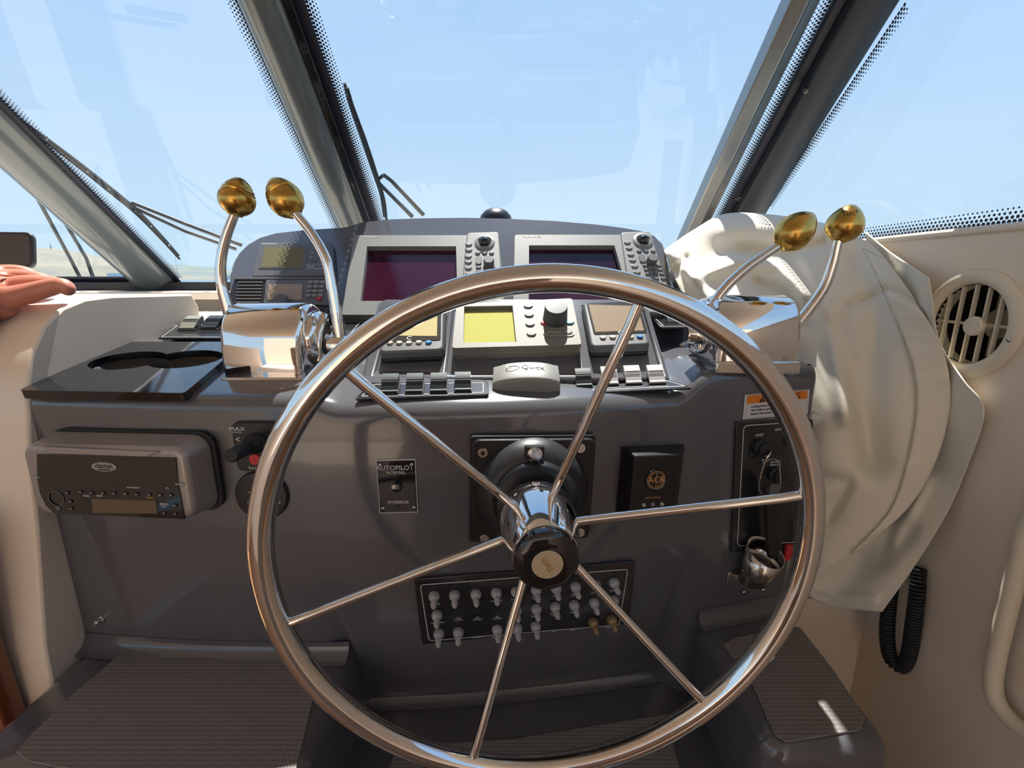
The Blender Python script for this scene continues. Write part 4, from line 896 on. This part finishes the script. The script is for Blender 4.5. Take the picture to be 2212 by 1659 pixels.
# ================================================================== THROTTLES
def binnacle(label, x0, x1, yf, zb, hgt, levers, disc_side, hub_px, hub_y, depth=.118):
    t = empty('throttle_control', label, 'throttle', Matrix.Identity(4), 'chrome twin-lever throttle controls')
    pr = [(0, 0), (-.002, .03), (.002, hgt * .62), (.012, hgt * .82), (.028, hgt * .95), (.048, hgt), (.070, hgt * .98), (.090, hgt * .88), (.106, hgt * .68), (depth - .004, hgt * .4), (depth, 0)]
    pr = [(V((a, b, 0))) for a, b in pr]; pr = [(p.x, p.y) for p in catmull(pr, 4)]
    xsr = [(x0, .012), (x0 + .001, .007), (x0 + .004, .0025), (x0 + .009, 0), (x1 - .009, 0), (x1 - .004, .0025), (x1 - .001, .007), (x1, .012)]
    M = MB(); rows = []
    for x, ins in xsr:
        rows.append([(x, yf + depth / 2 + (a - depth / 2) * (1 - ins / (depth / 2)), zb + b * (1 - ins / hgt)) for a, b in pr])
    M.grid(rows); n = len(pr); M.add(rows[0], [tuple(range(n))]); M.add(rows[-1], [tuple(reversed(range(n)))])
    M.build('housing', CHROME, t, angle=55)
    MB().prism([(x0 - .001, yf - .003), (x1 + .001, yf - .003), (x1 + .001, yf + depth + .002), (x0 - .001, yf + depth + .002)], zb - .018, zb + .001).build('base_gasket', CHROME2, t, bev=.003)
    s = disc_side; xe = x1 if s > 0 else x0
    cyy, czz = yf + depth * .5, zb + hgt * .48
    MB().lathe([(0, 0), (.042, 0), (.042, s * .004), (.038, s * .009), (.030, s * .011), (0, s * .011)], 40, (xe, cyy, czz), 'x').build('end_ring', CHROME, t, angle=40)
    for k, (path, ys, kn, ax, rx) in enumerate(levers):
        P = [atY(u, v, y) for (u, v), y in zip(path, ys)]; P = catmull(P, 6); m = len(P)
        lv_ = MB().tube(P, [.0088 - .0026 * i / (m - 1) for i in range(m)], 18).build('lever', CHROME, t, angle=60)
        # gold knob, egg shaped, grooved
        c = atY(kn[0], kn[1], ys[-1]); a_ = atY(ax[0][0], ax[0][1], ys[-1]); b_ = atY(ax[1][0], ax[1][1], ys[-1] + rx)
        z = (b_ - a_); L = z.length; z.normalize(); Mx = frame(a_, z, V((1, 0, 0)) - z * z.x)
        kp = [(0, -.02), (.0095, -.012), (.012, 0)]
        prof = [(.009, 0), (.0105, .001)]
        rad = .0245 if not label.startswith('right') else .0250
        for i in range(1, 30):
            tt = i / 30; r_ = rad * (math.sin(PI * (tt ** .80)) ** .58) if tt < 1 else 0
            if tt < .15: r_ = max(r_, .0105)
            if i in (17, 19, 22) and label.startswith('left'): r_ *= .935
            prof.append((r_, L * tt))
        prof.append((0, L))
        kb_ = MB().lathe(prof, 32).build('knob', GOLD, lv_, angle=40, label='gold egg-shaped knob'); kb_.matrix_world = Mx
        if label.startswith('right'):
            if k == 1:
                tx = text(lv_, 'Tiara', 0, 0, 0, .0095, BPRINT, sx=1.2); cc = atY(1836, 459, ys[-1] - .018); tx.matrix_world = frame(cc, V((-.35, -.85, .35)).normalized(), V((1, -.1, .15)))
    hp = atY(hub_px[0], hub_px[1], hub_y)
    a_ = V((xe, hp.y, hp.z)); MB().tube([a_, V((hp.x - s * .016, hp.y, hp.z))], .0095, 20).build('shaft', CHROME2, t)
    MB().lathe([(0, 0), (.0145, 0), (.0155, s * .003), (.0155, s * .012), (.0135, s * .03), (.012, s * .033), (0, s * .033)], 28, (hp.x - s * .016, hp.y, hp.z), 'x').build('lever_hub', CHROME, t, angle=40)
    MB().lathe([(.0160, 0), (.0165, s * .002), (.0160, s * .005)], 28, (hp.x - s * .020, hp.y, hp.z), 'x').build('rubber_ring', RUBBER, t)
    lm = MB().tube([V((xe + s * .008, cyy - .02, czz - .03)), V((xe + s * .012, cyy - .024, czz + .012)), V((xe + s * .012, cyy + .004, czz + .034))], .006, 12).build('clamp_arm', CHROME, t, angle=60)
    return t
binnacle('left chrome throttle control with two grooved gold knobs, beside the cup holders', -.412, -.296, .643, -.140, .103,
         [([(505, 715), (492, 665), (479, 615), (477, 565), (489, 510), (507, 462)], [.705] * 6, (516, 425), ((507, 466), (519, 383)), .006),
          ([(736, 742), (728, 690), (717, 620), (704, 560), (676, 508), (636, 458)], [.695, .697, .70, .702, .705, .705], (612, 425), ((638, 464), (588, 386)), .012)], 1, (733, 745), .695)
binnacle('right chrome throttle control with smooth gold knobs, in front of the draped cover', .292, .412, .652, -.118, .092,
         [([(1512, 722), (1535, 672), (1562, 628), (1612, 580), (1684, 530)], [.69, .69, .69, .69, .69], (1718, 498), ((1682, 533), (1758, 462)), .0),
          ([(1715, 708), (1745, 672), (1780, 622), (1800, 568), (1812, 516)], [.715, .715, .715, .715, .715], (1830, 482), ((1811, 522), (1842, 442)), .004)], -1, (1506, 722), .69)

# ================================================================== CANVAS COVER
def sheet(ctrl, ku, kv):
    g = [catmull([V(c) for c in r_], ku) for r_ in ctrl]; cols = [catmull([g[i][j] for i in range(len(g))], kv) for j in range(len(g[0]))]
    return [[cols[j][i] for j in range(len(cols))] for i in range(len(cols[0]))]
def segd(p, a, b):
    ab = b - a; t = max(0, min(1, (p - a).dot(ab) / ab.length_squared)); return (p - a - ab * t).length, t
def folds(g, F, maxx=.612):
    out = []
    for row in g:
        rr = []
        for q in row:
            p = V((q.x, q.y)); y = q.z
            for pts, wd, amp in F:
                best = 1e9
                for i in range(len(pts) - 1):
                    dd_, t = segd(p, V(pts[i]), V(pts[i + 1])); best = min(best, dd_)
                y += amp * math.exp(-(best / wd) ** 2)
            d_ = ray(q.x, q.y); y = min(y, maxx * d_.y / d_.x if d_.x > 0 else 9); rr.append(d_ * (y / d_.y))
        out.append(rr)
    return out
A_ = [
 [(1436, 540, 1.02), (1500, 496, 1.05), (1570, 462, 1.06), (1680, 466, 1.03), (1790, 486, .93), (1872, 522, .80)],
 [(1436, 546, .98), (1498, 510, 1.02), (1578, 474, 1.02), (1684, 480, .98), (1800, 505, .88), (1905, 552, .76)],
 [(1448, 575, .94), (1515, 560, .97), (1600, 545, .97), (1700, 545, .92), (1815, 562, .83), (1950, 610, .71)],
 [(1462, 610, .91), (1530, 605, .93), (1615, 600, .91), (1715, 605, .86), (1830, 630, .79), (1990, 672, .67)],
 [(1490, 660, .88), (1560, 655, .88), (1640, 655, .86), (1740, 670, .81), (1850, 705, .745), (2028, 735, .645)],
 [(1550, 720, .85), (1620, 730, .84), (1690, 745, .81), (1762, 765, .76), (1880, 790, .70), (2050, 810, .625)],
 [(1690, 860, .76), (1720, 862, .75), (1757, 865, .72), (1800, 880, .69), (1895, 890, .66), (2050, 892, .615)],
 [(1710, 980, .74), (1732, 982, .72), (1760, 985, .69), (1805, 1000, .665), (1885, 1008, .645), (2020, 1000, .61)],
 [(1715, 1100, .72), (1735, 1103, .705), (1768, 1105, .68), (1815, 1110, .66), (1875, 1110, .64), (1962, 1096, .62)],
 [(1700, 1235, .70), (1715, 1240, .69), (1740, 1246, .675), (1768, 1238, .66), (1802, 1218, .65), (1868, 1180, .63)]]
B_ = [
 [(1870, 500, .84), (1905, 530, .79), (1940, 556, .75), (2006, 600, .66)],
 [(1880, 560, .82), (1925, 590, .76), (1965, 620, .71), (2014, 650, .65)],
 [(1920, 680, .74), (1965, 690, .70), (2000, 705, .67), (2030, 740, .64)],
 [(1930, 800, .70), (1985, 800, .67), (2040, 800, .63), (2082, 822, .60)],
 [(1930, 900, .68), (1990, 900, .65), (2060, 895, .61), (2126, 888, .573)],
 [(1900, 1020, .67), (1970, 1020, .65), (2035, 1015, .615), (2088, 1012, .585)],
 [(1830, 1130, .68), (1920, 1130, .65), (1990, 1125, .605), (2040, 1118, .58)],
 [(1760, 1235, .70), (1840, 1240, .675), (1920, 1230, .625), (1975, 1224, .600)],
 [(1720, 1270, .71), (1780, 1305, .69), (1850, 1316, .65), (1905, 1322, .62)]]
cvr = empty('canvas_cover', 'cream canvas cover draped over the right end of the console and hanging down', 'canvas cover', Matrix.Identity(4))
FA = [([(1505, 600), (1600, 562), (1680, 572), (1740, 640)], 16, -.028), ([(1450, 545), (1500, 600), (1560, 680)], 13, -.030), ([(1600, 540), (1700, 548), (1780, 520)], 14, .022),
      ([(1740, 560), (1780, 640), (1810, 760), (1830, 900)], 20, -.020), ([(1850, 560), (1900, 680), (1880, 800), (1890, 1000)], 32, .018), ([(1800, 700), (1850, 860), (1880, 1000)], 22, .016),
      ([(1640, 610), (1700, 630), (1740, 700)], 12, .020), ([(1830, 660), (1920, 625), (2000, 665)], 7, .010), ([(1760, 1030), (1830, 1045), (1790, 1110)], 16, .014),
      ([(1780, 1180), (1880, 1110), (1960, 1000)], 24, -.003), ([(1480, 560), (1440, 600)], 10, .02), ([(1560, 500), (1640, 490), (1740, 500)], 30, -.02), ([(1600, 660), (1650, 690), (1700, 720)], 14, -.02)]
gA = sheet(A_, 16, 12); gA3 = folds(gA, FA)
MB().grid(gA3).build('upper_layer', CLOTH, cvr, solid=.0018, angle=180)
gB = sheet(B_, 16, 12); gB3 = folds(gB, [([(1960, 960), (2040, 800)], 26, .012), ([(1800, 1180), (1900, 1210), (1960, 1150)], 22, .012), ([(2000, 1040), (1930, 1180)], 16, -.010), ([(1750, 1265), (1830, 1290), (1890, 1295)], 10, -.006)])
MB().grid(gB3).build('lower_layer', CLOTH, cvr, solid=.0018, angle=180)
# hem band along the free edge, with stitches
n_ = len(gA3[0]); hem = []; stp = []
for i, row in enumerate(gA3):
    if i < 14: continue
    a = []
    for j in range(n_ - 8, n_):
        q = row[j]; a.append(q * (1 - .0045 - .0012 * math.sin(i * 1.3 + j * .2) * math.sin(i * .43)))
    hem.append(a); stp.append(row[n_ - 8] * .994)
MB().grid(hem).build('hem', HEMM, cvr, solid=.002, angle=180, label='double-turned hem along the free edge')
M_ = MB()
sp2_ = stp
for i in range(0, len(sp2_) - 1):
    for f0, f1 in ((.05, .42), (.55, .92)):
        a = sp2_[i].lerp(sp2_[i + 1], f0); b = sp2_[i].lerp(sp2_[i + 1], f1); M_.tube([a, b], .0006, 5)
M_.build('stitching', STITCH, cvr, kind='stuff')

# ================================================================== RIGHT WALL ITEMS
Mv = frame(V((.62, vc.y, vc.z)), V((-1, 0, 0)), V((0, -1, 0)))
vt = empty('air_vent', 'round cream adjustable air vent on the starboard wall', 'vent', Mv)
MB().lathe([(.073, 0), (.074, .003), (.072, .006), (.064, .008), (.057, .007), (.0540, .003), (.0530, -.004), (.0525, -.02)], 64, cap=False).build('flange', VENTC, vt, angle=50)
MB().lathe([(.0530, -.002), (.0535, -.10)], 40, cap=False).build('duct', DARKIN, vt); MB().cyl(.0535, -.10, -.098, 40).build('duct_end', DARKIN, vt)
for k in range(5):
    x = -.036 + k * .018; hh = math.sqrt(max(.0526 ** 2 - x * x, 0))
    o = MB().box(-.0012, -hh, -.005, .0012, hh, .001).build('vane', VENTC, vt, bev=.0006); o.location.x = x; 
hh = .046
MB().box(-.0520, -.0020, -.013, .0520, .0020, -.008).build('cross_bar', VENTC, vt, bev=.0008)
MB().box(-.003, -.045, -.05, .003, .045, -.035).build('damper_bar', mat('old_vent', (.3, .25, .18), .6), vt, bev=.001)
MB().lathe([(.005, -.012), (.005, .004), (.0125, .005), (.0130, .009), (.0115, .0115), (.002, .0115), (.001, .0105), (0, .0105)], 28, (.016, -.001, 0)).build('knob', VENTC, vt)
MB().lathe([(.02, -.045), (.02, -.04), (0, -.04)], 24, (0, 0, 0)).build('damper', mat('old_vent'), vt)
for a in (12, 192):
    s_ = screw(vt, .064 * math.cos(R(a + 180)), .064 * math.sin(R(a)), .0078, .003, CHROME2)
# coiled cord
cc = [(1925, 1262, .645), (1920, 1300, .645), (1916, 1370, .64), (1923, 1420, .635), (1945, 1440, .625), (1962, 1420, .615), (1973, 1350, .61), (1981, 1280, .61), (1984, 1226, .622)]
P = catmull([atY(u, v, y - .01) for u, v, y in cc], 40); L = 0; hel = []
for i, p in enumerate(P):
    t = (P[min(i + 1, len(P) - 1)] - P[max(i - 1, 0)]).normalized(); n1 = t.cross(V((0, 1, 0))).normalized(); n2 = t.cross(n1)
    if i: L += (P[i] - P[i - 1]).length
pn = 0; dl = L / 2400; acc = 0; idx = 0; cum = [0]
for i in range(1, len(P)): cum.append(cum[-1] + (P[i] - P[i - 1]).length)
for k in range(2400):
    s_ = L * k / 2400
    while idx < len(cum) - 2 and cum[idx + 1] < s_: idx += 1
    f_ = (s_ - cum[idx]) / max(1e-9, cum[idx + 1] - cum[idx]); p = P[idx].lerp(P[idx + 1], f_); t = (P[idx + 1] - P[idx]).normalized(); n1 = t.cross(V((0, 1, 0))).normalized(); n2 = t.cross(n1)
    a = s_ / .0052 * 2 * PI; hel.append(p + (n1 * math.cos(a) + n2 * math.sin(a)) * .0082)
cord = MB().tube(hel, .0024, 6).build('coiled_cord', RUBBER, None, angle=180); tag(cord, 'black coiled microphone cord hanging in a loop below the canvas cover', 'cord')
# hatch surround rail
HX = .60
rail = [hit(u, v, V((HX, 0, 0)), V((1, 0, 0))) for u, v in ((2330, 1000), (2228, 1120), (2200, 1220), (2170, 1340), (2148, 1440), (2146, 1490), (2160, 1528), (2190, 1562), (2230, 1592), (2330, 1650))]
hr = empty('hatch_frame', 'cream tubular frame of a locker hatch at the right edge', 'hatch', Matrix.Identity(4))
MB().tube(catmull(rail, 8), .0095, 16).build('frame_tube', VENTC, hr, angle=180)
c = V((.612, .40, -.40)); MB().box(.612, .25, -.49, .618, .45, -.20).build('hatch_panel', CREAM, hr, bev=.004)

# ================================================================== WIPERS (outside the glass)
def wiper(label, blade, arms, tipm=None, off=.035):
    P_ = WP + WN * off; t = empty('wiper', label, 'wiper', Matrix.Identity(4), 'windscreen wipers')
    pts = [hit(u, v, P_, WN) for u, v in blade]
    if pts:
        a, b = pts[0], pts[-1]; Pb = catmull(pts, 6); ax = (b - a).normalized(); sd = ax.cross(WN).normalized()
        m = len(Pb); MB().tube([p for p in Pb], [.0030 + .0040 * math.sin(PI * min(1, max(0, i / (m - 1)))) for i in range(m)], 8).build('blade_spine', WIPC, t)
        MB().tube([p - WN * .014 + sd * .008 for p in Pb], .0028, 6).build('rubber', RUBBER, t)
        for f_ in (.12, .3, .45, .6, .75, .9):
            p = Pb[int(f_ * (m - 1))]; MB().tube([p, p - WN * .014 + sd * .008], .0036, 6).build('claw', WIPC, t)
    for ar in arms:
        q = [hit(u, v, P_, WN) + WN * .004 for u, v in ar]; MB().tube(q, [.0046] * (len(q) - 1) + [.0056], 8).build('arm', WIPC, t, angle=60)
    if arms and len(arms) > 1:
        q = [hit(*ar[0], P_, WN) for ar in arms]; q = [q[0] + WN * .002, q[1] + WN * .002, q[1] - WN * .006, q[0] - WN * .006]
        MB().tube([q[0], q[1]], .004, 8).build('link', WIPC, t)
    return t
wiper('wiper parked upright beside the centre window post', [(744, 180), (757, 222), (785, 300), (806, 362), (824, 420), (830, 468)], [[(828, 380), (846, 394), (914, 466)], [(812, 392), (850, 430), (890, 470)]])
wiper('wiper lying diagonally across the port windscreen', [(42, 256), (150, 338), (222, 396), (290, 452), (340, 502), (386, 552)], [[(284, 440), (400, 486), (522, 532)], [(292, 452), (400, 502), (510, 540)]])
wiper('wiper standing behind the far port window post', [(150, 470), (190, 515), (238, 556)], [[(78, 428), (150, 560), (180, 618)], [(136, 478), (185, 560), (206, 618)]])

# ================================================================== PERSON: hand resting on the coaming
per = empty('person', 'bare hand and forearm resting on the port coaming at the left edge', 'person', Matrix.Identity(4))
def skin_obj(name, verts, edges, radii, m, parent, sub=2, root=0):
    me = bpy.data.meshes.new(name); me.from_pydata(verts, edges, []); o = bpy.data.objects.new(name, me); COL.objects.link(o); o.parent = parent
    sk = o.modifiers.new('k', 'SKIN'); sk.use_smooth_shade = True
    if not me.skin_vertices: me.skin_vertices.new(name='')
    for i, r_ in enumerate(radii): me.skin_vertices[0].data[i].radius = (r_, r_) if not isinstance(r_, tuple) else r_
    me.skin_vertices[0].data[root].use_root = True
    s_ = o.modifiers.new('s', 'SUBSURF'); s_.levels = s_.render_levels = sub; me.materials.append(m)
    return o
H_ = lambda u, v, y: atY(u, v, y)
vs = [H_(-620, 760, .46), H_(-330, 712, .53), H_(-150, 705, .60), H_(-90, 682, .62), H_(-30, 655, .65)]
ed = [(0, 1), (1, 2), (2, 3), (3, 4)]; rd = [.050, .044, .038, (.044, .030), (.044, .028)]
def chain(base, pts, rs):
    p_ = base
    for q, r_ in zip(pts, rs): vs.append(q); rd.append(r_); ed.append((p_, len(vs) - 1)); p_ = len(vs) - 1
# metacarpals fan out from the palm: index (far) .. little (near), each curled down onto the coaming
chain(4, [H_(-5, 592, .72), H_(38, 585, .73), H_(68, 592, .735), H_(80, 604, .735)], [.0165, .0115, .0100, .0085])
chain(4, [H_(10, 602, .70), H_(62, 598, .71), H_(102, 606, .715), H_(122, 622, .715)], [.0180, .0125, .0105, .0088])
chain(4, [H_(14, 622, .675), H_(80, 612, .685), H_(128, 614, .69), H_(150, 630, .69)], [.0185, .0135, .0115, .0095])
chain(4, [H_(10, 650, .65), H_(80, 628, .665), H_(140, 613, .672), H_(156, 636, .668)], [.0180, .0140, .0125, .0100])
chain(3, [H_(-95, 705, .60), H_(-70, 712, .615), H_(-45, 705, .63)], [.019, .0135, .0100])
skin_obj('body', [tuple(p) for p in vs], ed, rd, SKIN, per, root=4)
# phone held behind
pm = frame(atY(8, 542, .80), V((.15, -1, .25)).normalized(), V((1, .15, 0)))
ph = empty('phone', 'dark smartphone corner held up behind the hand at the left edge', 'phone', pm)
MB().prism(rrect(-.10, -.030, .046, .031, .012), -.004, .004).build('case', PHONE, ph, bev=.002, seg=3)
MB().prism(rrect(-.098, -.026, .042, .027, .010), .0035, .0045).build('back', mat('phone_back', (.07, .065, .07), .25), ph)

# ================================================================== added behind the viewer: unseen shapes for the chrome to reflect
hs = empty('added_bench', 'unseen tan vinyl seat added behind the viewer for warm reflections', 'seat', Matrix.Translation((.0, -.62, 0)))
MB().box(-.33, -.25, -.72, .33, .25, -.58).build('cushion', VINYL, hs, bev=.04, seg=4); MB().box(-.33, -.36, -.60, .33, -.24, -.02).build('backrest', VINYL, hs, bev=.04, seg=4)
MB().box(-.25, -.2, -1.35, .25, .2, -.72).build('pedestal', CREAM, hs, bev=.03, seg=3)
struct('bounce_floor', MB().box(-2.4, -5, -1.42, 2.0, -1.2, -1.40), mat('bounce_floor_tan', (.80, .65, .50), .6))  # unseen sunlit floor added to bounce warm light forward

# ------------------------------------------------------------------ lift everything to floor = 0 and mark copies
bpy.context.view_layer.update()
for o in list(SC.objects):
    if o.parent is None and o.type not in ('CAMERA', 'LIGHT'):
        o.location.z += EYE
